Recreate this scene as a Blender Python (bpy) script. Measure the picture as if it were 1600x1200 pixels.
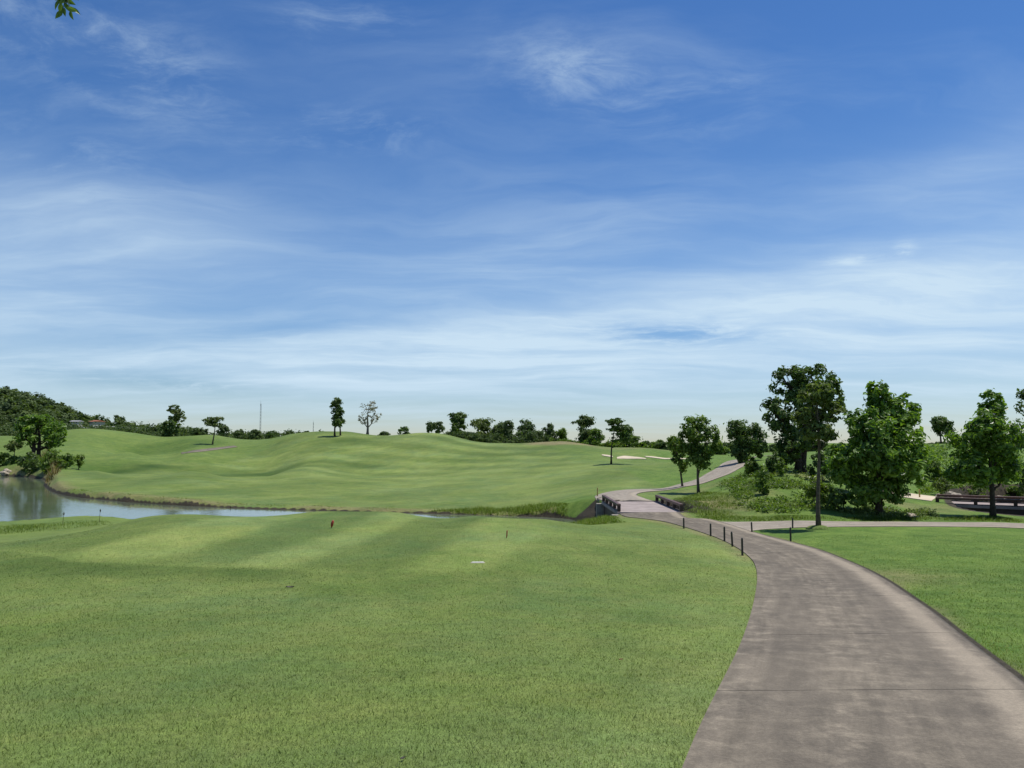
import bpy, math, random
import numpy as np
from mathutils import Vector, Matrix

for o in list(bpy.data.objects):
    bpy.data.objects.remove(o)
SC = bpy.context.scene
COL = SC.collection
random.seed(7)
RNG = np.random.default_rng(11)

# ------------------------------------------------------------------ camera
CAMZ = 4.2                      # water of the pond is z = 0
F = 1190.0                      # focal length in photograph pixels (1600 wide)
PITCH = math.atan(90.0 / F)     # horizon lies on row 690 of 1200
cam = bpy.data.cameras.new('camera')
cam.sensor_width = 36.0
cam.lens = 36.0 * F / 1600.0
cam.clip_start = 0.05
cam.clip_end = 8000
camo = bpy.data.objects.new('camera', cam)
COL.objects.link(camo)
camo.location = (0, 0, CAMZ)
camo.rotation_euler = (math.pi / 2 + PITCH, 0, 0)
SC.camera = camo
SC.render.resolution_x, SC.render.resolution_y = 1024, 768

# ------------------------------------------------------------------ light
SUN_EL, SUN_AZ = math.radians(70), math.radians(72)     # azimuth clockwise from +Y
SUN_DIR = Vector((math.sin(SUN_AZ) * math.cos(SUN_EL), math.cos(SUN_AZ) * math.cos(SUN_EL), math.sin(SUN_EL)))
sl = bpy.data.lights.new('sun', 'SUN')
sl.energy = 4.9
sl.angle = math.radians(0.53)
sl.color = (1.0, 0.96, 0.89)
so = bpy.data.objects.new('sun', sl)
COL.objects.link(so)
so.rotation_euler = SUN_DIR.to_track_quat('Z', 'Y').to_euler()
so.location = (0, 0, 60)

SC.view_settings.view_transform = 'Standard'
SC.view_settings.look = 'None'
SC.view_settings.exposure = 0.0
SC.view_settings.gamma = 1.0
SC.view_settings.use_curve_mapping = False


class NT:
    """small helper to write node trees as expressions"""
    def __init__(s, tree):
        s.t = tree
        s.n = tree.nodes
        s.l = tree.links

    def put(s, sock, v):
        if isinstance(v, bpy.types.NodeSocket):
            s.l.new(v, sock)
        elif v is not None:
            if hasattr(sock, 'default_value'):
                dv = sock.default_value
                if hasattr(dv, '__len__') and not hasattr(v, '__len__'):
                    v = (v,) * len(dv)
                if hasattr(dv, '__len__') and len(dv) == 4 and len(v) == 3:
                    v = tuple(v) + (1.0,)
                sock.default_value = v

    def m(s, op, a, b=None, c=None, clamp=False):
        n = s.n.new('ShaderNodeMath')
        n.operation = op
        n.use_clamp = clamp
        for i, v in enumerate((a, b, c)):
            s.put(n.inputs[i], v)
        return n.outputs[0]

    def vm(s, op, a, b=None, sc=None):
        n = s.n.new('ShaderNodeVectorMath')
        n.operation = op
        s.put(n.inputs[0], a)
        s.put(n.inputs[1], b)
        if sc is not None:
            s.put(n.inputs['Scale'], sc)
        return n.outputs['Value'] if op in ('DOT_PRODUCT', 'LENGTH', 'DISTANCE') else n.outputs[0]

    def mix(s, f, a, b, mode='MIX'):
        n = s.n.new('ShaderNodeMix')
        n.data_type = 'RGBA'
        n.blend_type = mode
        s.put(n.inputs[0], f)
        s.put(n.inputs[6], a)
        s.put(n.inputs[7], b)
        return n.outputs[2]

    def ss(s, x, lo, hi, a=0.0, b=1.0):
        n = s.n.new('ShaderNodeMapRange')
        n.interpolation_type = 'SMOOTHSTEP'
        s.put(n.inputs[0], x)
        for i, v in zip((1, 2, 3, 4), (lo, hi, a, b)):
            s.put(n.inputs[i], v)
        return n.outputs[0]

    def noise(s, vec, scale, detail=3, rough=0.55, dist=0.0):
        n = s.n.new('ShaderNodeTexNoise')
        s.put(n.inputs['Vector'], vec)
        n.inputs['Scale'].default_value = scale
        n.inputs['Detail'].default_value = detail
        n.inputs['Roughness'].default_value = rough
        n.inputs['Distortion'].default_value = dist
        return n.outputs[0]

    def xyz(s, x, y, z):
        n = s.n.new('ShaderNodeCombineXYZ')
        for i, v in enumerate((x, y, z)):
            s.put(n.inputs[i], v)
        return n.outputs[0]

    def sep(s, v):
        n = s.n.new('ShaderNodeSeparateXYZ')
        s.put(n.inputs[0], v)
        return n.outputs

    def attr(s, name, out=2):
        n = s.n.new('ShaderNodeAttribute')
        n.attribute_name = name
        return n.outputs[out]

    def bump(s, h, strength, dist):
        n = s.n.new('ShaderNodeBump')
        s.put(n.inputs['Height'], h)
        n.inputs['Strength'].default_value = strength
        n.inputs['Distance'].default_value = dist
        return n.outputs[0]


# ------------------------------------------------------------------ sky
w = bpy.data.worlds.new('World')
SC.world = w
w.use_nodes = True
T = NT(w.node_tree)
T.n.clear()
sky = T.n.new('ShaderNodeTexSky')
sky.sky_type = 'NISHITA'
sky.sun_disc = False
sky.sun_elevation = SUN_EL
sky.sun_rotation = SUN_AZ
sky.altitude = 50
sky.air_density = 1.0
sky.dust_density = 0.15
sky.ozone_density = 2.2
hs = T.n.new('ShaderNodeHueSaturation')
T.l.new(sky.outputs[0], hs.inputs['Color'])
hs.inputs['Hue'].default_value = 0.505
hs.inputs['Saturation'].default_value = 1.19
hs.inputs['Value'].default_value = 1.0
tc = T.n.new('ShaderNodeTexCoord')
D = tc.outputs['Generated']
dx, dy, dz = T.sep(D)
R2D = 180 / math.pi
AZ = T.m('MULTIPLY', T.m('ARCTAN2', dx, dy), R2D)
EL = T.m('MULTIPLY', T.m('ARCSINE', dz), R2D)
den = T.m('ADD', T.m('MAXIMUM', dz, 0.0), 0.10)
P = T.xyz(T.m('DIVIDE', dx, den), T.m('DIVIDE', dy, den), 0.0)      # cloud layer coordinates


def rot2(v, deg, sx, sy):
    n = T.n.new('ShaderNodeMapping')
    n.inputs['Rotation'].default_value = (0, 0, math.radians(deg))
    n.inputs['Scale'].default_value = (sx, sy, 1)
    T.put(n.inputs[0], v)
    return n.outputs[0]


warp = T.n.new('ShaderNodeTexNoise')
warp.inputs['Scale'].default_value = 0.9
warp.inputs['Detail'].default_value = 4
T.l.new(P, warp.inputs['Vector'])
PW = T.vm('ADD', P, T.vm('SCALE', T.vm('SUBTRACT', warp.outputs['Color'], (0.5, 0.5, 0.5)), None, 0.9))
n_streak = T.noise(rot2(PW, 24, 0.42, 1.5), 1.1, 8, 0.60)
n_wisp = T.noise(rot2(PW, -18, 0.9, 1.5), 3.4, 10, 0.68)
n_big = T.noise(PW, 0.55, 3, 0.5)


def blob(az, el, ra, re, rot=0.0):
    a = T.m('SUBTRACT', AZ, az)
    e = T.m('SUBTRACT', EL, el)
    if rot:
        c, s_ = math.cos(math.radians(rot)), math.sin(math.radians(rot))
        a2 = T.m('ADD', T.m('MULTIPLY', a, c), T.m('MULTIPLY', e, s_))
        e = T.m('SUBTRACT', T.m('MULTIPLY', e, c), T.m('MULTIPLY', a, s_))
        a = a2
    r2 = T.m('ADD', T.m('POWER', T.m('DIVIDE', a, ra), 2.0), T.m('POWER', T.m('DIVIDE', e, re), 2.0))
    return T.m('EXPONENT', T.m('MULTIPLY', r2, -1.0))


def msum(items):
    t = items[0]
    for i in items[1:]:
        t = T.m('ADD', t, i)
    return t


# broad veil: covers the low sky all round, thins out upwards
sheet_el = T.m('ADD', 9.2, T.m('MULTIPLY', T.m('MINIMUM', T.m('MAXIMUM', AZ, -40.0), 40.0), 0.085))
sheet_e = T.m('ADD', T.m('SUBTRACT', EL, sheet_el), T.m('MULTIPLY', T.m('SUBTRACT', n_big, 0.5), 9.0))
veil = T.m('ADD', T.ss(sheet_e, -3.0, 2.2, 1.0, 0.0), T.ss(EL, 8.0, 25.0, 0.40, 0.02))
soft = msum([T.m('MULTIPLY', blob(a, e, ra, re, ro), k) for a, e, ra, re, ro, k in (
    (-27, 14.2, 11, 2.6, -4, 0.75), (-34, 9.5, 9, 4.0, 0, 0.75), (12, 9.8, 16, 2.7, 3, 0.85),
    (27, 10.6, 13, 3.0, 4, 0.6), (-12, 6.3, 18, 2.0, 2, 0.55), (33, 17.5, 10, 2.2, 9, 0.40),
    (0, 13.5, 12, 2.2, 8, 0.35), (60, 13, 20, 5, 0, 0.7), (-70, 14, 22, 5, 0, 0.7),
    (120, 14, 30, 6, 0, 0.7), (180, 16, 30, 6, 0, 0.7), (-125, 13, 30, 6, 0, 0.7))])
wispy = msum([T.m('MULTIPLY', blob(a, e, ra, re, ro), k) for a, e, ra, re, ro, k in (
    (5, 26.4, 6.5, 2.4, -6, 0.85), (-11.5, 22.3, 5.0, 1.4, 3, 0.75), (-29, 25.0, 9, 3.2, -14, 0.85),
    (-30, 18.0, 6, 2.0, -10, 0.45), (-12, 29, 6, 1.5, 0, 0.6), (14, 24.0, 6, 2.5, 0, 0.45),
    (90, 28, 20, 7, 0, 0.7), (-80, 27, 20, 7, 0, 0.7), (170, 30, 30, 9, 0, 0.7))])
puff = msum([T.m('MULTIPLY', blob(27.6, 12.8, 0.6, 0.5), 0.7), T.m('MULTIPLY', blob(24.5, 12.4, 1.8, 0.35), 0.5)])
dark = msum([T.m('MULTIPLY', blob(a, e, ra, re, ro), k) for a, e, ra, re, ro, k in (
    (12.0, 7.9, 7.5, 1.0, -3, 0.95), (-25, 4.0, 8.5, 0.8, -4, 0.95), (-17, 8.2, 7, 1.0, 8, 0.5),
    (55, 7, 9, 1.0, 0, 0.8), (-60, 7, 9, 1.0, 0, 0.8))])
c_soft = T.m('MULTIPLY', T.m('ADD', T.m('MULTIPLY', veil, 0.56), T.m('MULTIPLY', soft, 0.62)), T.ss(n_streak, 0.28, 0.70, 0.45, 1.0))
c_wisp = T.m('MULTIPLY', wispy, T.ss(n_wisp, 0.40, 0.80, 0.0, 0.62))
c_thin = T.m('MULTIPLY', T.ss(n_streak, 0.46, 0.74), T.ss(n_big, 0.35, 0.65, 0.04, 0.20))
c_puff = T.m('MULTIPLY', puff, T.ss(n_wisp, 0.34, 0.60, 0.0, 0.9))
cloud = T.m('ADD', T.m('ADD', c_soft, c_wisp), T.m('ADD', c_thin, c_puff))
cloud = T.m('MULTIPLY', cloud, T.m('SUBTRACT', 1.0, T.m('MULTIPLY', dark, T.ss(n_wisp, 0.3, 0.6, 0.35, 0.95)), None, True))
cloud = T.m('MULTIPLY', cloud, T.ss(EL, -0.5, 5.0, 0.25, 1.0))
cloud = T.m('MINIMUM', cloud, 0.93)
BLUE = T.mix(1.0, hs.outputs[0], T.mix(T.ss(EL, 0.0, 14.0), (0.84, 0.93, 1.12), (0.80, 1.06, 1.27)), 'MULTIPLY')
SKYV = T.mix(cloud, BLUE, (6.9, 8.7, 10.2))
bg = T.n.new('ShaderNodeBackground')
T.l.new(SKYV, bg.inputs[0])
bg.inputs[1].default_value = 0.09
wo = T.n.new('ShaderNodeOutputWorld')
T.l.new(bg.outputs[0], wo.inputs[0])

# ------------------------------------------------------------------ pixel <-> place
CP, SP = math.cos(PITCH), math.sin(PITCH)


def ray(px, py):
    """direction through a photograph pixel, scaled to one metre forward"""
    u, v = (px - 800.0) / F, (600.0 - py) / F
    fy = CP - v * SP
    return u / fy, (SP + v * CP) / fy


def at(px, py, d):
    u, v = ray(px, py)
    return np.array((u * d, d, CAMZ + v * d))


def atz(px, py, zr):
    u, v = ray(px, py)
    d = zr / v
    return np.array((u * d, d, CAMZ + zr))


# ------------------------------------------------------------------ terrain height
C = []
for px, py, zr in (                                   # by height below the lens
        (1068, 1200, -1.75), (0, 1200, -1.85), (400, 1200, -1.8), (800, 1200, -1.76),
        (1600, 1070, -2.1), (1740, 1200, -1.8), (2200, 1200, -1.9),
        (0, 1000, -2.45), (300, 1000, -2.4), (600, 1000, -2.4), (900, 1000, -2.45), (1160, 1000, -2.5), (1500, 1000, -2.45),
        (0, 900, -2.85), (350, 900, -2.8), (700, 900, -2.78), (1000, 900, -2.85), (1183, 900, -2.98), (1365, 900, -2.98),
        (0, 860, -2.97), (300, 850, -2.76), (520, 825, -2.70), (792, 842, -2.72), (746, 879, -2.74),
        (700, 815, -2.70), (500, 799.5, -2.68), (300, 804, -2.76), (220, 809, -2.86), (620, 800.5, -2.68), (740, 805.5, -2.69), (850, 812, -2.74),
        (930, 822, -2.88), (1000, 828, -3.02), (900, 850, -2.8), (1100, 850, -2.98), (1160, 868, -3.12), (1100, 834, -3.15),
        (1030, 815, -3.12), (0, 840, -3.65), (160, 825, -3.3), (0, 825, -4.0), (160, 815, -3.8), (-400, 850, -3.6),
        (1300, 850, -3.08), (1300, 828, -3.16), (1600, 820, -3.22), (1600, 870, -3.02), (1600, 950, -2.65), (1400, 870, -3.06),
        (1900, 1000, -2.5), (2200, 900, -3.0), (2200, 820, -3.3), (1450, 905, -2.86), (1200, 812, -3.2), (1400, 812, -3.2), (1600, 812, -3.3)):
    C.append(atz(px, py, zr))
for px, d, zr in (                                    # hidden ground, by distance
        (300, 34, -3.6), (300, 38, -4.4), (500, 33, -3.5), (500, 37, -4.4), (700, 32, -3.6), (700, 36, -4.4), (850, 30, -3.5), (850, 34, -4.0),
        (160, 88, -4.0), (300, 88, -4.3), (430, 90, -4.1), (200, 117, -2.6), (280, 115, -2.3), (560, 86, -3.4), (700, 80, -3.2), (150, 185, -1), (330, 175, -1.5), (500, 160, -1.2), (600, 160, -1.5),
        (700, 155, -1.6), (800, 145, -1.8), (900, 140, -2), (1000, 140, -1.8), (1100, 140, -2.2), (1470, 140, -2), (1300, 110, -1.3),
        (1700, 120, -1.5), (0, 200, -1.0), (2200, 60, -2.0), (2200, 30, -3.2), (2600, 90, -1.5)):
    u, v = ray(px, 690)
    C.append(np.array((u * d, d, CAMZ + zr)))
for px, py, d in (                                    # visible ground, by distance
        (200, 779, 51.5), (300, 785, 49.5), (500, 791.5, 47.6), (700, 794, 46.2), (850, 791, 45), (850, 783, 47), (920, 776, 43.5),
        (300, 760, 62), (150, 747, 72), (150, 735.5, 80), (300, 737, 80), (450, 745, 75), (450, 734, 84), (100, 755, 66),
        (200, 720, 100), (120, 716, 100), (200, 706, 108), (290, 708, 108), (300, 702.5, 119), (360, 697, 123), (333, 694.5, 128), (420, 700, 117),
        (110, 671.5, 150), (150, 670, 150), (200, 676, 146), (245, 685.5, 140), (60, 681, 150), (0, 681, 155), (0, 700, 125), (50, 718, 99), (0, 722, 108),
        (330, 679.5, 142), (420, 685.5, 136), (285, 683, 141), (500, 674.5, 125), (540, 674.5, 125), (600, 680.5, 125), (450, 680, 126),
        (523, 682, 118), (650, 677, 125), (690, 677.5, 121), (740, 690, 115), (780, 692.5, 112), (850, 690.5, 110), (880, 689.5, 108), (920, 695, 106), (950, 699, 105),
        (550, 720, 95), (650, 720, 92), (750, 720, 88), (850, 715, 86), (955, 725, 72), (550, 750, 71), (700, 750, 69), (850, 750, 62), (950, 750, 56),
        (550, 775, 56), (700, 775, 54), (1000, 757, 52), (1050, 740, 60), (1050, 722, 73), (900, 768, 49), (975, 770, 43.3), (1000, 767.5, 45.2),
        (990, 716.5, 86), (1040, 718, 86), (1000, 709, 89), (1045, 712, 89), (1000, 700, 100), (1050, 705, 100), (1110, 711, 96), (1110, 724, 76), (1132, 731, 58),
        (1030, 772, 42.2), (1060, 767, 44.5), (1045, 764.5, 47.6), (1040, 779, 40.2), (1080, 785, 36.5), (1092, 770, 43), (1067, 760, 47.5), (1112, 743, 53), (1085, 755.5, 49.3), (1100, 792, 35), (1200, 802, 32.8), (1200, 770, 37), (1200, 740, 44), (1250, 738, 46),
        (1180, 714, 66), (1250, 718, 62), (1300, 802, 32.8), (1300, 758, 40), (1450, 742, 50), (1450, 720, 61), (1470, 694, 108), (1430, 781, 38.5), (1560, 770, 43),
        (1600, 755, 47), (1600, 715, 72), (1375, 804, 33.4), (1420, 700, 90), (1540, 697, 100)):
    C.append(at(px, py, d))
for x, y, zr in ((0, 0, -1.62), (3, 0, -1.64), (-4, 0, -1.66), (2, -6, -1.5), (-9, 0, -1.8), (10, 1, -1.85), (0, -30, -1.3), (-30, -10, -2.4), (30, -10, -2.0),
                 (4.6, 31.8, -3.08), (7.2, 31.8, -3.08), (4.6, 39.6, -3.02), (7.2, 39.6, -3.0), (9.4, 36, -2.95), (-60, 30, -3.6), (-140, 60, -3.2), (-100, 120, -1.5)):
    C.append(np.array((x, y, CAMZ + zr)))
for r, zr in ((260, -3), (600, -3), (1500, -4), (3200, -6)):
    for a in range(0, 360, 30):
        C.append(np.array((r * math.sin(math.radians(a)), r * math.cos(math.radians(a)), CAMZ + zr)))
for r, a in ((60, 90), (60, 120), (60, 150), (60, 180), (60, 210), (60, 240), (60, 270), (130, 90), (130, 150), (130, 210), (130, 270)):
    C.append(np.array((r * math.sin(math.radians(a)), r * math.cos(math.radians(a)), CAMZ - 2.2)))
C = np.array(C)


def warpxy(x, y):
    r = np.hypot(x, y) + 1e-9
    k = np.arcsinh(r / 6.0) / r
    return x * k, y * k


def tps(r2):
    return 0.5 * r2 * np.log(r2 + 1e-12)


_cx, _cy = warpxy(C[:, 0], C[:, 1])
_n = len(C)
_A = np.zeros((_n + 3, _n + 3))
_A[:_n, :_n] = tps((_cx[:, None] - _cx) ** 2 + (_cy[:, None] - _cy) ** 2) + np.diag(np.where(C[:, 1] > 46, 1.0e-4, 1.0e-3))
_A[:_n, _n:] = np.stack((np.ones(_n), _cx, _cy), 1)
_A[_n:, :_n] = _A[:_n, _n:].T
_W = np.linalg.solve(_A, np.concatenate((C[:, 2], np.zeros(3))))


def poly_sdf(P, x, y):
    """signed distance to polygon P, negative inside"""
    d = np.full(x.shape, 1e18)
    ins = np.zeros(x.shape, bool)
    n = len(P)
    for i in range(n):
        ax, ay = P[i]
        bx, by = P[(i + 1) % n]
        ex, ey = bx - ax, by - ay
        t = np.clip(((x - ax) * ex + (y - ay) * ey) / (ex * ex + ey * ey + 1e-12), 0, 1)
        d = np.minimum(d, (x - ax - t * ex) ** 2 + (y - ay - t * ey) ** 2)
        c = ((ay > y) != (by > y)) & (x < ex * (y - ay) / (ey + 1e-15) + ax)
        ins ^= c
    return np.where(ins, -1, 1) * np.sqrt(d)


def smooth_closed(P, n=4):
    P = np.array(P, float)
    for _ in range(n if n < 3 else 2):
        Q = np.roll(P, -1, 0)
        P = np.stack((0.75 * P + 0.25 * Q, 0.25 * P + 0.75 * Q), 1).reshape(-1, 2)
    return P


def waterpt(px, py):
    return tuple(atz(px, py, -CAMZ)[:2])


POND = smooth_closed([waterpt(*p) for p in ((0, 743), (40, 745), (74, 749.5), (68, 757), (78, 767), (100, 775), (200, 785), (300, 791), (400, 795.2),
                                            (500, 798), (600, 800.5), (700, 803.2), (800, 806.5), (880, 808.5))] +
                     [(3.8, 39.6), (4.6, 38.2), (7.3, 38.1), (7.8, 37.2), (7.8, 34.8), (7.2, 33.7), (4.4, 33.5), (3.0, 34.2), (1.6, 35.2), (-3, 36), (-9.3, 37.3), (-16.2, 38.8)] +
                     [waterpt(160, 812.5), waterpt(60, 817), waterpt(0, 818.5), waterpt(-200, 822)] +
                     [(-50, 36), (-100, 37), (-135, 60), (-130, 80), (-100, 95), (-78, 95)], 2)
B2A, B2B = np.array((21.0, 38.2)), np.array((28.2, 33.9))             # near edge of the second bridge
B2U = (B2B - B2A) / np.linalg.norm(B2B - B2A)
B2N = np.array((-B2U[1], B2U[0]))
B2M = (B2A + B2B) / 2
DITCH = smooth_closed([tuple(B2A + B2U * a + B2N * b) for a, b in ((1.2, -1.2), (1.0, 2), (0.9, 6), (2.5, 11), (5.5, 12), (6.6, 6), (7.0, 2), (8.6, -1.0), (12, -2.2), (11, -3.2), (6, -2.6), (3, -2.2))], 2)
DITCHZ = CAMZ - 3.72


def H(x, y):
    x = np.asarray(x, float)
    y = np.asarray(y, float)
    sh = x.shape
    x, y = x.ravel(), y.ravel()
    out = np.empty(x.shape)
    for s in range(0, len(x), 60000):
        wx, wy = warpxy(x[s:s + 60000], y[s:s + 60000])
        r2 = (wx[:, None] - _cx) ** 2 + (wy[:, None] - _cy) ** 2
        out[s:s + 60000] = tps(r2) @ _W[:_n] + _W[_n] + wx * _W[_n + 1] + wy * _W[_n + 2]
    # small undulation
    r = np.hypot(x, y)
    out += 0.012 * np.sin(x * 0.9 + 0.6 * np.sin(y * 0.5)) * np.sin(y * 0.7 + 1.3) * np.clip(r / 20, 0, 1.5)
    for PG, wz, slope, lip, dep in ((POND, 0.0, 0.9, 0.12, 1.1), (DITCH, DITCHZ, 1.0, 0.05, 0.7)):
        near = (x > PG[:, 0].min() - 8) & (x < PG[:, 0].max() + 8) & (y > PG[:, 1].min() - 8) & (y < PG[:, 1].max() + 8)
        if not near.any():
            continue
        sd = poly_sdf(PG, x[near], y[near])
        sd = sd + 0.07 * np.sin(x[near] * 1.1 + np.sin(y[near] * 1.7)) + 0.03 * np.sin(x[near] * 5.1 + y[near] * 3.3)
        z = out[near]
        zo = np.maximum(z, wz + 0.04 + lip * np.clip(sd / 0.7, 0, 1))
        zo = np.minimum(zo, wz + lip + 0.02 + np.maximum(sd, 0) * np.where(x[near] > 4.5, 2.2, slope))
        zi = wz - 0.03 - np.minimum(dep, -sd * 0.7)
        t = np.clip(sd / 0.24 + 0.5, 0, 1)
        out[near] = zi * (1 - t) + zo * t
    return out.reshape(sh)


def H1(x, y):
    return float(H(np.array([x]), np.array([y]))[0])


_TD = np.exp(np.linspace(math.log(2.0), math.log(400), 2600))


def hit(px, py, dmin=0.0):
    """ground point seen through a photograph pixel"""
    u, v = ray(px, py)
    td = _TD[_TD > dmin]
    z = CAMZ + v * td
    g = H(u * td, td) - z
    k = np.argmax(g > 0)
    if not (g > 0).any():
        k = len(td) - 1
    if k == 0:
        d = td[0]
    else:
        d = td[k - 1] + (td[k] - td[k - 1]) * (-g[k - 1]) / (g[k] - g[k - 1] + 1e-12)
    return np.array((u * d, d, CAMZ + v * d))


# ------------------------------------------------------------------ object helpers
def link(name, me, mat=None, parent=None, loc=None):
    o = bpy.data.objects.new(name, me)
    COL.objects.link(o)
    if me is not None and mat is not None and not me.materials:
        me.materials.append(mat)
    if parent is not None:
        o.parent = parent
    if loc is not None:
        o.location = tuple(float(v) for v in loc)
    return o


def tag(o, label=None, cat=None, group=None, kind=None):
    for k, v in (('label', label), ('category', cat), ('group', group), ('kind', kind)):
        if v:
            o[k] = v
    return o


def thing(name, label, cat, loc, rz=0.0, group=None):
    o = link(name, None, loc=loc)
    o.empty_display_size = 0.3
    o.rotation_euler = (0, 0, rz)
    return tag(o, label, cat, group)


def npmesh(name, V, Fs, smooth=False):
    """V (n,3); Fs array (m,k) of equal-sided faces"""
    me = bpy.data.meshes.new(name)
    V = np.ascontiguousarray(V, np.float32)
    Fs = np.ascontiguousarray(Fs, np.int32)
    m, k = Fs.shape
    me.vertices.add(len(V))
    me.vertices.foreach_set('co', V.ravel())
    me.loops.add(m * k)
    me.loops.foreach_set('vertex_index', Fs.ravel())
    me.polygons.add(m)
    me.polygons.foreach_set('loop_start', np.arange(0, m * k, k, dtype=np.int32))
    me.polygons.foreach_set('use_smooth', np.full(m, smooth))
    me.update(calc_edges=True)
    return me


def fattr(me, name, vals, domain='POINT'):
    a = me.attributes.new(name, 'FLOAT', domain)
    a.data.foreach_set('value', np.ascontiguousarray(vals, np.float32))


class MB:
    """collects simple solids into one mesh"""
    def __init__(s):
        s.v = []
        s.f = []

    def add(s, v, f):
        b = len(s.v)
        s.v += [tuple(float(c) for c in p) for p in v]
        s.f += [tuple(i + b for i in q) for q in f]
        return s

    def box(s, c, size, rz=0.0, ch=0.0):
        hx, hy, hz = (q / 2 for q in size)
        c_, s_ = math.cos(rz), math.sin(rz)
        b = min(ch, hx * .9, hy * .9, hz * .9)
        if b <= 0:
            P = [(x, y, z) for z in (-hz, hz) for x, y in ((-hx, -hy), (hx, -hy), (hx, hy), (-hx, hy))]
            Fc = [(3, 2, 1, 0), (4, 5, 6, 7), (0, 1, 5, 4), (1, 2, 6, 5), (2, 3, 7, 6), (3, 0, 4, 7)]
        else:
            P = []
            for z, k in ((-hz, b), (-hz + b, 0), (hz - b, 0), (hz, b)):
                P += [(-hx + k, -hy + k, z), (hx - k, -hy + k, z), (hx - k, hy - k, z), (-hx + k, hy - k, z)]
            Fc = [(3, 2, 1, 0), (12, 13, 14, 15)]
            for r in range(3):
                for i in range(4):
                    j = (i + 1) % 4
                    Fc.append((r * 4 + i, r * 4 + j, r * 4 + 4 + j, r * 4 + 4 + i))
        return s.add([(c[0] + x * c_ - y * s_, c[1] + x * s_ + y * c_, c[2] + z) for x, y, z in P], Fc)

    def tube(s, pts, rad, n=8, cap=True):
        pts = [Vector([float(q) for q in p]) for p in pts]
        b = len(s.v)
        m = len(pts)
        for i, p in enumerate(pts):
            t = (pts[min(i + 1, m - 1)] - pts[max(i - 1, 0)])
            t = t.normalized() if t.length > 1e-9 else Vector((0, 0, 1))
            a = t.cross(Vector((0.31, 0.95, 0.02)))
            if a.length < 1e-3:
                a = t.cross(Vector((1, 0, 0)))
            a.normalize()
            c = t.cross(a)
            for k in range(n):
                q = 2 * math.pi * k / n
                s.v.append(tuple(p + (a * math.cos(q) + c * math.sin(q)) * rad[i]))
        for i in range(m - 1):
            for k in range(n):
                k2 = (k + 1) % n
                s.f.append((b + i * n + k, b + i * n + k2, b + (i + 1) * n + k2, b + (i + 1) * n + k))
        if cap:
            s.f.append(tuple(b + k for k in range(n))[::-1])
            s.f.append(tuple(b + (m - 1) * n + k for k in range(n)))
        return s

    def build(s, name, mat, parent=None, loc=None, smooth=False):
        me = bpy.data.meshes.new(name)
        me.from_pydata(s.v, [], s.f)
        if smooth:
            me.polygons.foreach_set('use_smooth', np.full(len(me.polygons), True))
        me.update()
        return link(name, me, mat, parent, loc)


# ------------------------------------------------------------------ materials
def newmat(name):
    m = bpy.data.materials.new(name)
    m.use_nodes = True
    t = NT(m.node_tree)
    t.n.clear()
    out = t.n.new('ShaderNodeOutputMaterial')
    return m, t, out


def principled(t, out, col, rough=0.8, spec=0.3, normal=None, metal=0.0):
    p = t.n.new('ShaderNodeBsdfPrincipled')
    t.put(p.inputs['Base Color'], col)
    t.put(p.inputs['Roughness'], rough)
    p.inputs['Specular IOR Level'].default_value = spec
    p.inputs['Metallic'].default_value = metal
    if normal is not None:
        t.put(p.inputs['Normal'], normal)
    t.l.new(p.outputs[0], out.inputs[0])
    return p


def opos(t):
    return t.n.new('ShaderNodeNewGeometry').outputs['Position']


def simple(name, col, rough=0.7, spec=0.3, var=0.25, scale=6.0, bump=0.0):
    m, t, out = newmat(name)
    p = opos(t)
    n = t.noise(p, scale, 5, 0.6)
    k = t.ss(n, 0.25, 0.75, 1 - var, 1 + var)
    c = t.mix(1.0, col, t.xyz(k, k, k), 'MULTIPLY')
    nm = t.bump(t.noise(p, scale * 4, 4), 1.0, bump) if bump else None
    principled(t, out, c, rough, spec, nm)
    return m


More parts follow.
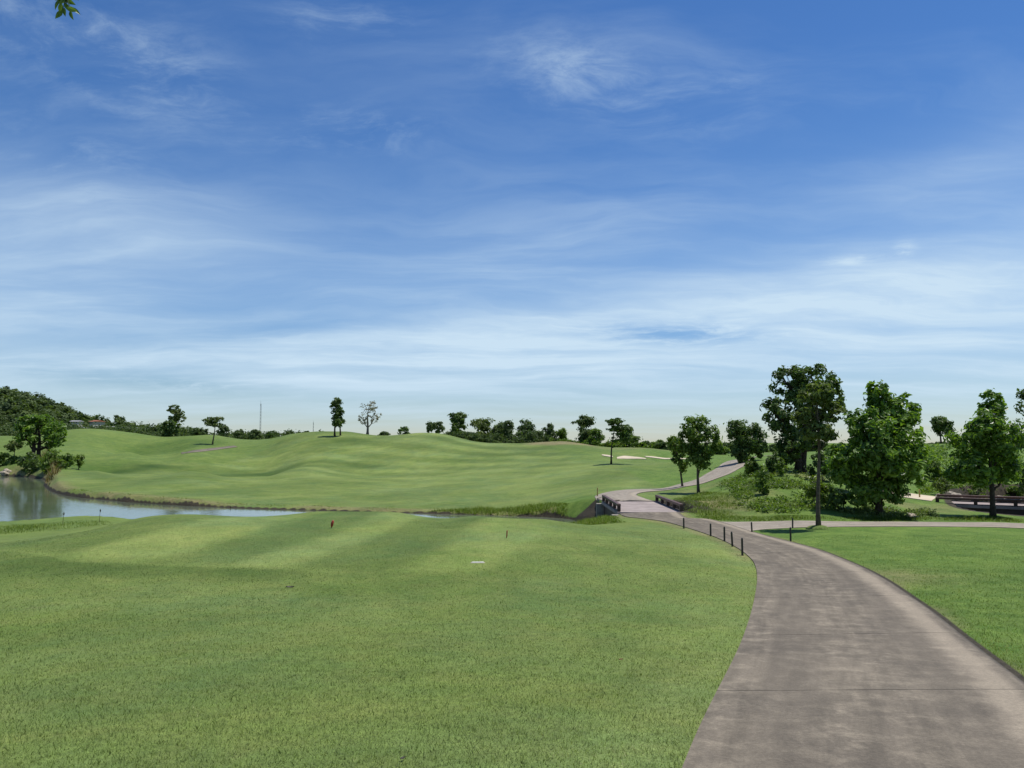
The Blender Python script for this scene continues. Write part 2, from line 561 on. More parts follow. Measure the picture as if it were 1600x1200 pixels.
def mat_ground():
    m, t, out = newmat('turf')
    p = opos(t)
    turf_tone, rough_, dry, soil, sand = (t.attr(a) for a in ('turf_tone', 'rough', 'dry', 'soil', 'fair'))
    n1 = t.noise(p, 0.16, 4, 0.6, 0.4)
    n2 = t.noise(p, 1.3, 5, 0.65)
    n3 = t.noise(p, 9.0, 4, 0.7)
    fine = t.noise(p, 70.0, 2, 0.7)
    a = (0.094, 0.150, 0.024)
    b = (0.154, 0.206, 0.046)
    g = t.mix(t.ss(n1, 0.3, 0.7), a, b)
    blu = t.ss(t.noise(t.vm('ADD', p, (31, 7, 2)), 0.23, 3, 0.6, 0.5), 0.40, 0.68)
    g = t.mix(t.m('MULTIPLY', blu, 0.5), g, (0.094, 0.158, 0.050))
    g = t.mix(t.m('MULTIPLY', t.ss(n2, 0.35, 0.7), 0.35), g, (0.175, 0.185, 0.048))
    s = t.m('ADD', 1.0, t.m('MULTIPLY', turf_tone, 0.50))
    g = t.mix(1.0, g, t.xyz(s, t.m('ADD', 1.0, t.m('MULTIPLY', turf_tone, 0.40)), t.m('ADD', 1.0, t.m('MULTIPLY', turf_tone, 0.60))), 'MULTIPLY')
    rg = t.mix(t.ss(n2, 0.3, 0.7), (0.070, 0.135, 0.016), (0.120, 0.185, 0.030))
    g = t.mix(rough_, g, rg)
    dr = t.mix(t.ss(n3, 0.3, 0.7), (0.17, 0.135, 0.06), (0.24, 0.19, 0.10))
    g = t.mix(t.m('MULTIPLY', dry, t.ss(n2, 0.25, 0.6, 0.35, 1.0)), g, dr)
    # patchiness: mottled growth, thin and thick turf
    pa = t.noise(t.vm('ADD', p, (5, 51, 0)), 0.55, 7, 0.72, 0.6)
    pk = t.ss(pa, 0.28, 0.72, 0.80, 1.22)
    g = t.mix(1.0, g, t.xyz(pk, t.m('ADD', t.m('MULTIPLY', pk, 0.8), 0.2), pk), 'MULTIPLY')
    worn = t.m('MULTIPLY', t.ss(t.noise(t.vm('ADD', p, (9, -3, 0)), 0.9, 6, 0.7), 0.62, 0.75), 0.35)
    g = t.mix(worn, g, (0.20, 0.19, 0.075))
    k = t.m('MULTIPLY', t.ss(fine, 0.2, 0.8, 0.62, 1.38), t.ss(n3, 0.2, 0.8, 0.78, 1.22))
    g = t.mix(1.0, g, t.xyz(k, k, k), 'MULTIPLY')
    so_ = t.mix(t.ss(n3, 0.3, 0.7), (0.026, 0.021, 0.013), (0.062, 0.050, 0.030))
    g = t.mix(t.ss(t.m('ADD', soil, t.m('MULTIPLY', t.m('SUBTRACT', n3, 0.5), 0.5)), 0.35, 0.65), g, so_)
    hgt = t.m('ADD', t.m('MULTIPLY', fine, 0.6), t.m('MULTIPLY', n3, 1.2))
    nm = t.bump(hgt, 0.7, 0.03)
    principled(t, out, g, 0.85, 0.22, nm)
    return m


def mat_leaf(name, dark, light, trans=0.30, rough=0.42, spec=0.5, straw=None):
    m, t, out = newmat(name)
    v = t.attr('tint')
    c = t.mix(v, dark, light)
    if straw:
        c = t.mix(t.ss(v, 0.86, 0.98), c, straw)
    p = t.n.new('ShaderNodeBsdfPrincipled')
    t.put(p.inputs['Base Color'], c)
    p.inputs['Roughness'].default_value = rough
    p.inputs['Specular IOR Level'].default_value = spec
    tr = t.n.new('ShaderNodeBsdfTranslucent')
    t.put(tr.inputs[0], t.mix(1.0, c, (1.25, 1.35, 0.55), 'MULTIPLY'))
    mx = t.n.new('ShaderNodeMixShader')
    mx.inputs[0].default_value = trans
    t.l.new(p.outputs[0], mx.inputs[1])
    t.l.new(tr.outputs[0], mx.inputs[2])
    t.l.new(mx.outputs[0], out.inputs[0])
    return m


def mat_path(name, a, b, c):
    m, t, out = newmat(name)
    p = opos(t)
    n1 = t.noise(p, 0.55, 6, 0.65, 0.6)
    n2 = t.noise(p, 3.2, 6, 0.7, 0.3)
    al = t.attr('along')
    lv = t.xyz(t.m('MULTIPLY', t.attr('across'), 7.0), t.m('MULTIPLY', al, 0.55), 0.0)
    nl = t.noise(lv, 1.0, 6, 0.65, 0.3)
    n3 = t.noise(p, 38.0, 3, 0.7)
    n4 = t.noise(p, 150.0, 2, 0.6)
    across = t.attr('across')          # -1 .. 1 over the width
    col = t.mix(t.ss(n1, 0.32, 0.66), a, b)
    col = t.mix(t.m('MULTIPLY', t.ss(n2, 0.42, 0.70), 0.8), col, c)
    col = t.mix(1.0, col, t.mix(t.ss(nl, 0.3, 0.7), (0.80, 0.80, 0.80), (1.18, 1.18, 1.18)), 'MULTIPLY')
    # two wheel tracks kept cleaner and a paler dusty margin, worn by carts
    ab = t.m('ABSOLUTE', t.m('ADD', across, t.m('MULTIPLY', t.m('SUBTRACT', n2, 0.5), 0.25)))
    tr = t.m('MULTIPLY', t.ss(ab, 0.22, 0.42), t.ss(ab, 0.62, 0.80, 1.0, 0.0))
    col = t.mix(t.m('MULTIPLY', tr, 0.40), col, a)
    ed = t.m('MULTIPLY', t.ss(t.m('ADD', across, t.m('MULTIPLY', t.m('SUBTRACT', n2, 0.5), 0.2)), 0.55, 0.78), t.ss(across, 0.84, 0.95, 1.0, 0.0))
    col = t.mix(t.m('MULTIPLY', ed, 0.55), col, (0.36, 0.30, 0.22))
    dk = t.m('MULTIPLY', t.ss(t.m('ADD', across, t.m('MULTIPLY', t.m('SUBTRACT', n2, 0.5), 0.12)), 0.965, 1.0), 0.75)
    col = t.mix(dk, col, (0.055, 0.048, 0.040))
    k = t.m('MULTIPLY', t.ss(n3, 0.2, 0.8, 0.80, 1.20), t.ss(n4, 0.2, 0.8, 0.84, 1.16))
    col = t.mix(1.0, col, t.xyz(k, k, k), 'MULTIPLY')
    nm = t.bump(t.m('ADD', n3, t.m('MULTIPLY', n4, 0.5)), 0.45, 0.006)
    principled(t, out, col, 0.88, 0.25, nm)
    return m


def mat_water():
    m, t, out = newmat('pond_water')
    p = opos(t)
    mp = t.n.new('ShaderNodeMapping')
    mp.inputs['Scale'].default_value = (1.0, 0.55, 1.0)
    t.put(mp.inputs[0], p)
    n = t.noise(mp.outputs[0], 2.4, 4, 0.6, 0.5)
    n2 = t.noise(p, 0.15, 3, 0.5)
    nm = t.bump(n, 0.16, 0.05)
    c = t.mix(t.ss(n2, 0.3, 0.7), (0.075, 0.098, 0.058), (0.110, 0.130, 0.086))
    pr = principled(t, out, c, 0.06, 0.5, nm)
    pr.inputs['IOR'].default_value = 1.33
    return m


M = {}
M['turf'] = mat_ground()
M['water'] = mat_water()
M['path'] = mat_path('worn_concrete', (0.116, 0.097, 0.073), (0.162, 0.135, 0.099), (0.245, 0.206, 0.150))
M['path2'] = mat_path('dusty_path', (0.225, 0.192, 0.150), (0.28, 0.24, 0.19), (0.34, 0.295, 0.235))
M['deck'] = simple('bridge_deck', (0.30, 0.25, 0.225), 0.85, 0.2, 0.2, 1.5, 0.004)
M['apron'] = simple('pale_concrete', (0.26, 0.235, 0.195), 0.85, 0.2, 0.3, 2.0, 0.01)
M['rail'] = simple('dark_timber', (0.050, 0.030, 0.022), 0.6, 0.4, 0.35, 5.0, 0.004)
M['railtop'] = simple('red_brown_timber', (0.095, 0.050, 0.038), 0.55, 0.4, 0.35, 5.0, 0.004)
M['post'] = simple('black_green_paint', (0.012, 0.016, 0.012), 0.45, 0.5, 0.3, 9.0)
M['sand'] = simple('bunker_sand', (0.52, 0.44, 0.32), 0.95, 0.1, 0.12, 0.8, 0.02)
M['red'] = simple('red_paint', (0.30, 0.030, 0.012), 0.45, 0.5, 0.25, 30.0)
M['white'] = simple('white_paint', (0.55, 0.54, 0.48), 0.6, 0.3, 0.1, 20.0)
M['bark'] = simple('grey_brown_bark', (0.105, 0.082, 0.060), 0.9, 0.15, 0.45, 9.0, 0.02)
M['barkdark'] = simple('dark_bark', (0.050, 0.040, 0.030), 0.9, 0.15, 0.45, 9.0, 0.02)
M['barkpale'] = simple('pale_bark', (0.17, 0.145, 0.12), 0.9, 0.15, 0.4, 9.0, 0.02)
M['rock'] = simple('pale_rock', (0.36, 0.31, 0.24), 0.9, 0.2, 0.45, 4.0, 0.05)
M['wood'] = simple('yellow_stake', (0.42, 0.30, 0.10), 0.7, 0.3, 0.3, 20.0)
M['metal'] = simple('mast_metal', (0.14, 0.145, 0.15), 0.5, 0.4, 0.15, 3.0)
M['wall'] = simple('white_render', (0.36, 0.35, 0.33), 0.8, 0.2, 0.12, 1.0)
M['roofg'] = simple('grey_roof', (0.36, 0.36, 0.36), 0.7, 0.3, 0.15, 1.0)
M['roofr'] = simple('red_roof', (0.36, 0.14, 0.09), 0.8, 0.2, 0.25, 1.0)
M['glass'] = simple('dark_glass', (0.03, 0.035, 0.04), 0.1, 0.6, 0.1, 1.0)
M['leaf_mid'] = mat_leaf('leaf_mid_green', (0.048, 0.100, 0.014), (0.215, 0.305, 0.048), 0.45, 0.5, 0.4)
M['leaf_dark'] = mat_leaf('leaf_dark_green', (0.034, 0.072, 0.017), (0.145, 0.215, 0.048), 0.42, 0.5, 0.4)
M['leaf_gloss'] = mat_leaf('leaf_glossy', (0.048, 0.108, 0.013), (0.235, 0.365, 0.050), 0.47, 0.42, 0.5)
M['leaf_olive'] = mat_leaf('leaf_olive', (0.060, 0.095, 0.020), (0.190, 0.240, 0.064), 0.40, 0.5, 0.4)
M['leaf_lime'] = mat_leaf('leaf_lime', (0.075, 0.125, 0.012), (0.200, 0.280, 0.036), 0.42)
M['leaf_far'] = mat_leaf('leaf_far', (0.042, 0.074, 0.026), (0.140, 0.190, 0.062), 0.34, 0.6, 0.2)
M['leaf_pale'] = mat_leaf('leaf_dry_pale', (0.16, 0.145, 0.10), (0.34, 0.31, 0.24), 0.3, 0.6, 0.3)
M['leaf_brown'] = mat_leaf('leaf_brown_reed', (0.09, 0.075, 0.028), (0.20, 0.165, 0.075), 0.25, 0.6, 0.2)
M['blade'] = mat_leaf('grass_blade', (0.052, 0.104, 0.018), (0.225, 0.300, 0.078), 0.30, 0.55, 0.25, (0.33, 0.33, 0.16))
M['blade_rough'] = mat_leaf('rough_grass', (0.056, 0.112, 0.009), (0.165, 0.235, 0.028), 0.35, 0.55, 0.25, (0.26, 0.25, 0.09))

# ------------------------------------------------------------------ paths as edge lines
def edge(pts):
    return np.array([hit(*p)[:2] for p in pts])


def resample(P, n):
    P = np.asarray(P, float)
    # smooth curve through the points (Catmull-Rom), then even spacing
    Q = []
    for i in range(len(P) - 1):
        p0, p1, p2, p3 = P[max(i - 1, 0)], P[i], P[i + 1], P[min(i + 2, len(P) - 1)]
        for t in np.linspace(0, 1, 16, endpoint=False):
            Q.append(0.5 * ((2 * p1) + (-p0 + p2) * t + (2 * p0 - 5 * p1 + 4 * p2 - p3) * t * t + (-p0 + 3 * p1 - 3 * p2 + p3) * t ** 3))
    Q.append(P[-1])
    Q = np.array(Q)
    s = np.concatenate(([0], np.cumsum(np.linalg.norm(np.diff(Q, axis=0), axis=1))))
    u = np.linspace(0, s[-1], n)
    return np.stack([np.interp(u, s, Q[:, k]) for k in range(2)], 1), s[-1]


MAINL = np.concatenate((np.array([(-2.9, -9.0), (-1.7, -4.0), (-0.2, 1.0)]), edge(((1068, 1200), (1112, 1100), (1160, 1000), (1178, 940), (1183, 905), (1179, 882), (1165, 866),
                       (1140, 850), (1110, 837), (1070, 824), (1035, 815)))))
MAINR = np.concatenate((np.array([(-0.4, -9.0), (0.7, -4.0), (2.2, 1.0)]), edge(((1735, 1200), (1600, 1070), (1510, 1000), (1440, 945), (1365, 896), (1300, 867), (1250, 851), (1200, 838),
                       (1150, 823), (1110, 812)))))
MAINL = np.concatenate((MAINL, np.array([(4.72, 31.2), (4.6, 32.9)])))
MAINR = np.concatenate((MAINR, np.array([(7.15, 31.2), (7.15, 32.9)])))
SIDET = np.concatenate((edge(((1085, 813.5), (1130, 815.5), (1200, 815.2), (1300, 815), (1400, 815.5), (1500, 816.5), (1600, 818.5))), np.array([(25.0, 27.6), (40, 24.5)])))
SIDEB = np.concatenate((edge(((1140, 838), (1162, 832), (1195, 827.5), (1240, 825), (1300, 823.6), (1400, 823.0), (1500, 823.5), (1600, 826))), np.array([(24.2, 25.4), (39, 22.0)])))
UPL = np.array([(4.7, 38.75), (4.5, 40.6), (4.7, 42.9), (6.0, 45.4), (8.4, 47.8), (10.4, 49.6), (12.4, 52.0), (13.9, 55.0), (16.0, 59.6), (18.0, 65.0), (20.8, 71), (24.5, 78)])
UPR = np.array([(7.15, 38.6), (6.9, 40.2), (6.8, 41.9), (7.7, 44.0), (9.8, 46.2), (12.0, 47.9), (14.3, 50.6), (16.2, 54.2), (18.2, 58.4), (20.2, 63.8), (23.0, 69.6), (26.5, 76.4)])
FARP = (edge(((283, 707.2), (310, 703), (340, 699.5), (366, 696.6))), edge(((290, 709.0), (318, 705.6), (345, 702), (371, 698.6))))
MOUND = tuple(np.array([at(px, 690, d)[:2] for px, d in L_]) for L_ in (((836, 113), (865, 112), (890, 111), (915, 109)), ((838, 103), (865, 100), (890, 101), (918, 103))))
SANDP = (np.array([(18.6, 41.2), (20.2, 40.9), (22.2, 40.1)]), np.array([(18.2, 39.4), (19.6, 39.0), (20.9, 38.3)]))


def ribbon_poly(L, R):
    a, _ = resample(L, 60)
    b, _ = resample(R, 60)
    return np.concatenate((a, b[::-1]))


POLY_MAIN, POLY_SIDE, POLY_UP = ribbon_poly(MAINL, MAINR), ribbon_poly(SIDET, SIDEB), ribbon_poly(UPL, UPR)

# ------------------------------------------------------------------ ground sheet
rr = [0.3]
while rr[-1] < 3400:
    r = rr[-1]
    rr.append(r + (0.13 if r < 6 else 0.02 * r if r < 14 else 0.0125 * r if r < 24 else 0.0072 * r if r < 60 else 0.011 * r if r < 160 else 0.05 * r))
rr = np.array(rr)
aa = np.radians(np.concatenate((np.arange(-180, -48, 4.0), np.arange(-48, 48, 0.125), np.arange(48, 180, 4.0))))
RRg, AAg = np.meshgrid(rr, aa, indexing='ij')
GX, GY = (RRg * np.sin(AAg)).ravel(), (RRg * np.cos(AAg)).ravel()
GZ = H(GX, GY)
nr, na = RRg.shape
i, j = np.meshgrid(np.arange(nr - 1), np.arange(na), indexing='ij')
j2 = (j + 1) % na
GF = np.stack((i * na + j, i * na + j2, (i + 1) * na + j2, (i + 1) * na + j), -1).reshape(-1, 4)[:, ::-1]
V = np.concatenate((np.stack((GX, GY, GZ), 1), [[0, 0, H1(0, 0)]]))


def sstep(x, a, b):
    t = np.clip((x - a) / (b - a), 0, 1)
    return t * t * (3 - 2 * t)


def nz(x, y, s, ph=0.0):
    """cheap smooth noise, about -1..1"""
    return (np.sin(x * s + 1.7 * np.sin(y * s * 0.63 + ph) + ph) + np.sin(y * s * 1.13 - 1.3 * np.sin(x * s * 0.71 - ph) + 2 * ph) +
            0.6 * np.sin((x + y) * s * 1.9 + 2.1 * np.sin((x - y) * s * 0.9 + ph))) / 2.6


TEE = edge(((120, 876), (300, 884), (450, 889), (620, 894), (745, 897), (800, 873), (842, 846), (872, 824), (840, 814))).tolist() + [(-2.0, 28.6), (-6.5, 30.0), (-12, 30.0), (-15.0, 27.5), (-15.5, 22.5)]
FAIR = edge(((90, 768), (200, 777), (400, 786), (600, 789), (720, 787), (800, 775), (880, 771), (960, 764), (1000, 763.5))).tolist() + \
    [tuple(at(px, 700, d)[:2]) for px, d in ((1010, 62), (960, 68), (900, 80), (860, 95), (800, 118), (700, 135), (560, 140), (440, 122), (330, 100), (200, 98), (130, 85), (85, 74))]


def zones(x, y):
    """mowing, hollow shading, wear and soil masks for places on the ground"""
    s_tee = poly_sdf(TEE, x, y)
    s_fair = poly_sdf(FAIR, x, y)
    s_pond = poly_sdf(POND, x, y)
    s_dit = poly_sdf(DITCH, x, y)
    s_main = poly_sdf(POLY_MAIN, x, y)
    s_side = poly_sdf(POLY_SIDE, x, y)
    s_up = poly_sdf(POLY_UP, x, y)
    r = np.hypot(x, y)
    # mown stripes on the tee
    xs = x - 0.16 * (y - 22) + 0.25 * nz(x, y, 0.35)
    tee_in = sstep(-s_tee, -0.25, 0.45)
    st = np.interp(xs, (-14, -11.1, -10.2, -8.2, -7.4, -5.9, -5.3, -4.4, -3.8, -2.0, -1.3, 1.2, 2.0), (-.45, -.45, .68, .68, -.52, -.52, .68, .68, -.55, -.55, .78, .78, .05))
    turf_tone = tee_in * st * (0.75 + 0.25 * nz(x, y, 1.1))
    # dark collar in front of the tee on the left
    col = sstep(s_tee, 0, 0.3) * sstep(s_tee, 2.6, 1.2) * sstep(x, -3.0, -6.0) * sstep(y, 24, 19)
    turf_tone -= 0.55 * col
    turf_tone -= 0.22 * sstep(s_tee, 0, 0.3) * sstep(s_tee, 2.0, 0.5) * sstep(y, 21, 18) * (x < 1.5)
    # fairway: sweeping passes of the mower
    ph = (x * 0.55 + y * 0.84 + 5.0 * nz(x, y, 0.045, 1.0)) / 2.9
    bands = np.tanh(2.0 * np.sin(ph * math.pi)) * (0.12 + 0.34 * np.exp(-(((x + 8) / 16) ** 2 + ((y - 98) / 20) ** 2)))
    ph2 = (x * 0.9 - y * 0.42 + 4.0 * nz(x, y, 0.05, 3.0)) / 6.5
    bands2 = np.tanh(1.5 * np.sin(ph2 * math.pi)) * 0.20
    fin = sstep(-s_fair, -0.8, 1.0)
    turf_tone += fin * (bands * sstep(y, 55, 75) + bands2 + 0.05 + 0.30 * nz(x, y, 0.10, 2.0))
    far_other = (1 - fin) * sstep(y, 40, 48) * (0.20 * nz(x, y, 0.16) - 0.10)
    turf_tone += far_other
    # relief shade painted into the hollows between the mounds, partly longer grass
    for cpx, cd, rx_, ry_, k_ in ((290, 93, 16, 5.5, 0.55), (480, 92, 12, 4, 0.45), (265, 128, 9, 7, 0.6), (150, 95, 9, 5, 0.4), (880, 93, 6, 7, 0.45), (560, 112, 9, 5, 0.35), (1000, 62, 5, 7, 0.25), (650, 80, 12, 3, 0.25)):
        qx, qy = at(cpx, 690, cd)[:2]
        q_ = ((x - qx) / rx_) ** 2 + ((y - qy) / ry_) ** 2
        turf_tone -= 1.15 * k_ * sstep(q_ + 0.25 * nz(x, y, 0.3, 7.0), 1.3, 0.55)
    # open lawn: soft cloudy variation
    lawn = sstep(y, 40, 30) * (1 - tee_in)
    turf_tone += lawn * (0.12 * nz(x, y, 0.5, 4.0) + 0.10 * nz(x, y, 1.4, 5.0))
    edge_l = sstep(s_main, 1.6, 0.1) * (x < 6) * sstep(y, 28, 22)
    turf_tone += 0.38 * edge_l * (s_main > 0)
    # rough: right lawn, hillside, banks
    hillr = sstep(x, 13, 18) * sstep(y, 38, 44) * sstep(y, 150, 120)
    right = sstep(x - np.interp(y, (-10, 0, 5, 10, 15, 20, 25, 30, 45), (1, 1.5, 2.6, 4.2, 6.2, 7.6, 8.0, 8.2, 9.5)), -0.3, 0.4) * sstep(y, 75, 55)
    bank_r = sstep(s_pond, 4.0, 1.5) * (s_pond > 0) * sstep(x, -1.5, 2.0) * (y > 27)
    nearleft = sstep(y + 0.28 * x, 21.5, 24.5) * sstep(x, -17, -20) * (y < 45)
    rough_ = np.clip(np.maximum.reduce((right, bank_r, nearleft * 0.35, hillr)), 0, 1)
    rough_ = np.maximum(rough_, (1 - fin) * sstep(y, 60, 90) * 0.35)
    dry = 0.75 * sstep(s_pond, 1.8, 0.3) * (s_pond > 0) * (y > 41) * (x < 2.5) * sstep(nz(x, y, 0.5, 1.0), -0.9, 0.3)
    dry = np.maximum(dry, 0.95 * np.exp(-(((x - 9.3) / 1.9) ** 2 + ((y - 36.2) / 3.2) ** 2)))          # worn slope by the bridge
    dry = np.maximum(dry, 0.6 * sstep(s_main, 0.7, 0.05) * (s_main > 0) * (x < 7.5) * sstep(y, 19, 22))
    dry = np.maximum(dry, 0.55 * np.exp(-(((x - 8.2) / 1.2) ** 2 + ((y - 17.0) / 1.6) ** 2)))
    dry = np.maximum(dry, 0.5 * sstep(s_main, 0.45, 0.05) * (s_main > 0) * (y > -5) * right * sstep(nz(x, y, 1.2, 2.0), -0.2, 0.6))
    dry = np.maximum(dry, 0.45 * right * sstep(y, 33.5, 35.5) * sstep(y, 50, 42) * sstep(nz(x, y, 0.8, 6.0), 0.0, 0.7) * (x > 9))
    for P_ in (MOUND,):
        pg = np.concatenate((P_[0], P_[1][::-1]))
        dry = np.maximum(dry, 0.9 * sstep(-poly_sdf(pg, x, y), -2.5, 0.2))
    ex, ey = at(985, 700, 100)[:2]
    dry = np.maximum(dry, 0.5 * np.exp(-(((x - ex) / 6) ** 2 + ((y - ey) / 3) ** 2)))
    soil = np.maximum.reduce((sstep(s_main, -0.02, -0.10), sstep(s_side, 0.0, -0.08), sstep(s_up, 0.0, -0.08)))
    soil = np.maximum(soil, 0.85 * sstep(s_main, 0.17, 0.04) * right * (s_main > -0.2) * (y > 0))
    soil = np.maximum(soil, sstep(s_pond, 0.20, 0.02) * (s_pond > -4))
    soil = np.maximum(soil, sstep(s_dit, 1.0, 0.3))
    # bare earth under the bridge
    br = ((x > 2.6) & (x < 9.0) & (y > 33.0) & (y < 39.2)) | ((x > 2.9) & (x < 4.5) & (y > 38) & (y < 41.2))
    soil = np.where(br, 1.0, soil)
    return turf_tone, rough_, dry, soil


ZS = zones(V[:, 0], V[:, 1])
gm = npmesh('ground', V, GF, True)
for nm_, vals in zip(('turf_tone', 'rough', 'dry', 'soil'), ZS):
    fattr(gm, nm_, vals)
import bmesh
bm = bmesh.new()
bm.from_mesh(gm)
bm.verts.ensure_lookup_table()
cv = bm.verts[len(V) - 1]
for q in range(na):
    bm.faces.new((bm.verts[(q + 1) % na], bm.verts[q], cv)).smooth = True
bm.to_mesh(gm)
bm.free()
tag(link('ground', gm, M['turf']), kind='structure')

# ------------------------------------------------------------------ water
def water_sheet(name, PG, z, grow=0.6):
    c = PG.mean(0)
    me = bpy.data.meshes.new(name)
    b = bmesh.new()
    vs = [b.verts.new((p[0], p[1], z)) for p in PG]
    f = b.faces.new(vs)
    if f.normal.z < 0:
        f.normal_flip()
    bmesh.ops.triangulate(b, faces=[f])
    b.normal_update()
    for f in b.faces:
        if f.normal.z < 0:
            f.normal_flip()
    b.to_mesh(me)
    b.free()
    return tag(link(name, me, M['water']), kind='structure')


def grow_poly(P, k):
    Q = np.roll(P, -1, 0) - np.roll(P, 1, 0)
    n = np.stack((Q[:, 1], -Q[:, 0]), 1)
    n /= np.linalg.norm(n, axis=1)[:, None] + 1e-9
    a = 0.5 * np.sum(P[:, 0] * np.roll(P[:, 1], -1) - np.roll(P[:, 0], -1) * P[:, 1])
    return P + n * (k if a > 0 else -k)


water_sheet('pond_water', grow_poly(POND, 0.25), 0.0)
water_sheet('stream_water', grow_poly(DITCH, 0.2), DITCHZ)

# ------------------------------------------------------------------ paths
def ribbon(name, L, R, n, ncross, off, mat, parent=None, kind=None, skirt=0.15, i0=0, i1=None, gap=0.0, tot=None):
    """sheet draped on the ground between two edge lines"""
    a, la = resample(L, n)
    b, lb = resample(R, n)
    a, b = a[i0:i1], b[i0:i1]
    m = len(a)
    t = np.linspace(0, 1, ncross)
    XY = a[:, None] * (1 - t)[None, :, None] + b[:, None] * t[None, :, None]
    if gap:
        dvec = XY[1] - XY[0]
        XY[0] += dvec / np.linalg.norm(dvec, axis=1)[:, None] * gap / 2
        dvec = XY[-2] - XY[-1]
        XY[-1] += dvec / np.linalg.norm(dvec, axis=1)[:, None] * gap / 2
    Z = H(XY[..., 0], XY[..., 1]) + off
    top = np.concatenate((XY, Z[..., None]), -1)
    V_ = top.reshape(-1, 3)
    i_, j_ = np.meshgrid(np.arange(m - 1), np.arange(ncross - 1), indexing='ij')
    Fq = np.stack((i_ * ncross + j_, i_ * ncross + j_ + 1, (i_ + 1) * ncross + j_ + 1, (i_ + 1) * ncross + j_), -1).reshape(-1, 4)
    loop = [k for k in range(ncross)] + [k * ncross + ncross - 1 for k in range(1, m)] + [(m - 1) * ncross + k for k in range(ncross - 2, -1, -1)] + [k * ncross for k in range(m - 2, 0, -1)]
    base = len(V_)
    low = V_[loop].copy()
    low[:, 2] -= skirt
    V_ = np.concatenate((V_, low))
    q = len(loop)
    Fs = np.array([(loop[k], base + k, base + (k + 1) % q, loop[(k + 1) % q]) for k in range(q)])
    me = npmesh(name, V_, np.concatenate((Fq, Fs)), False)
    ac = np.tile(t * 2 - 1, m)
    fattr(me, 'across', np.concatenate((ac, ac[loop])))
    al = np.repeat(np.arange(i0, i0 + m) * la / n, ncross)
    fattr(me, 'along', np.concatenate((al, al[loop])))
    o = link(name, me, mat, parent)
    if kind:
        tag(o, kind=kind)
    return o


NM = 397
root = tag(link('cart_path', None), kind='structure')
root.empty_display_size = 0.5
SLAB = 36
for k in range(0, NM - 1, SLAB):
    ribbon('slab', MAINL, MAINR, NM, 15, 0.022, M['path'], root, i0=k, i1=min(k + SLAB + 1, NM), gap=0.016)
ribbon('side_path', SIDET, SIDEB, 160, 7, 0.015, M['path2'], kind='structure')
ribbon('hill_path', UPL, UPR, 160, 7, 0.03, M['path2'], kind='structure')
ribbon('distant_path', FARP[0], FARP[1], 30, 5, 0.05, M['path'], kind='structure')
ribbon('sandy_path', SANDP[0], SANDP[1], 30, 5, 0.04, M['sand'], kind='structure')

# bunkers: sand sheets with a raised far lip
for lab, E1, E2 in (
        ('small sliver of pale bunker sand left of the thin fairway tree', ((940, 710.8), (950, 711.6), (957, 713.2)), ((941, 712.2), (950, 714.0), (958, 715))),
        ('broad pale sand bunker on fairway just right of the thin tree trunk', ((964, 715.0), (975, 713.0), (990, 714.2), (1008, 716.6)), ((964, 717.2), (975, 717.4), (990, 717.6), (1010, 718.2))),
        ('long narrow sand bunker nearest the two trees by the hill path', ((1007, 713.4), (1025, 714.6), (1050, 716.4), (1075, 717)), ((1010, 714.8), (1025, 716.4), (1050, 717.8), (1076, 718.2)))):
    o = ribbon('sand_bunker', edge(E1), edge(E2), 24, 7, 0.07, M['sand'])
    tag(o, lab, 'bunker', 'sand bunkers on the fairway')

# ------------------------------------------------------------------ bridges
def bridge(label, A, U, N, length, width, zdeck, spans, rail_h=0.34, both=True, zg=0.55):
    """A: near corner, U along, N across"""
    rz = math.atan2(U[1], U[0])
    c = A + U * length / 2 + N * width / 2
    r = thing('footbridge', label, 'bridge', (c[0], c[1], zdeck), rz)
    MB().box((0, 0, -0.07), (length, width, 0.14), 0, 0.01).build('deck', M['deck'], r)
    for sy in (-1, 1):
        MB().box((0, sy * (width / 2 - 0.22), -0.14 - zg / 2), (length, 0.22, zg), 0, 0.01).build('girder', M['rail'], r)
        ln = length - 0.1
        rb = MB().box((0, sy * (width / 2 - 0.09), rail_h - 0.055), (ln, 0.15, 0.11), 0, 0.012).build('curb_rail', M['railtop'], r)
        MB().box((0, sy * (width / 2 - 0.09), 0.02), (ln, 0.12, 0.04), 0, 0.008).build('curb_beam', M['rail'], r)
        for k in range(spans + 1):
            x = -ln / 2 + 0.08 + (ln - 0.16) * k / spans
            MB().box((x, sy * (width / 2 - 0.09), (rail_h - 0.11 + 0.04) / 2), (0.16, 0.135, rail_h - 0.15 + 0.004), 0, 0.008).build('rail_post', M['rail'], r)
    for sx in (-1, 1):
        MB().box((sx * (length / 2 + 0.12), 0, -0.72), (0.30, width + 0.5, 1.24), 0, 0.02).build('abutment', M['apron'], r)
    return r


ZD = CAMZ - 3.0
bridge('low cart bridge with brown curb rails where path crosses the pond inlet', np.array((7.35, 32.9)), np.array((0.0, 1.0)), np.array((-1.0, 0.0)), 5.7, 2.85, ZD, 4)
bridge('dark timber bridge behind the trees on the right beside the rocks', B2A, B2U, B2N, float(np.linalg.norm(B2B - B2A)), 2.4, CAMZ - 3.08, 5, 0.34, zg=0.34)

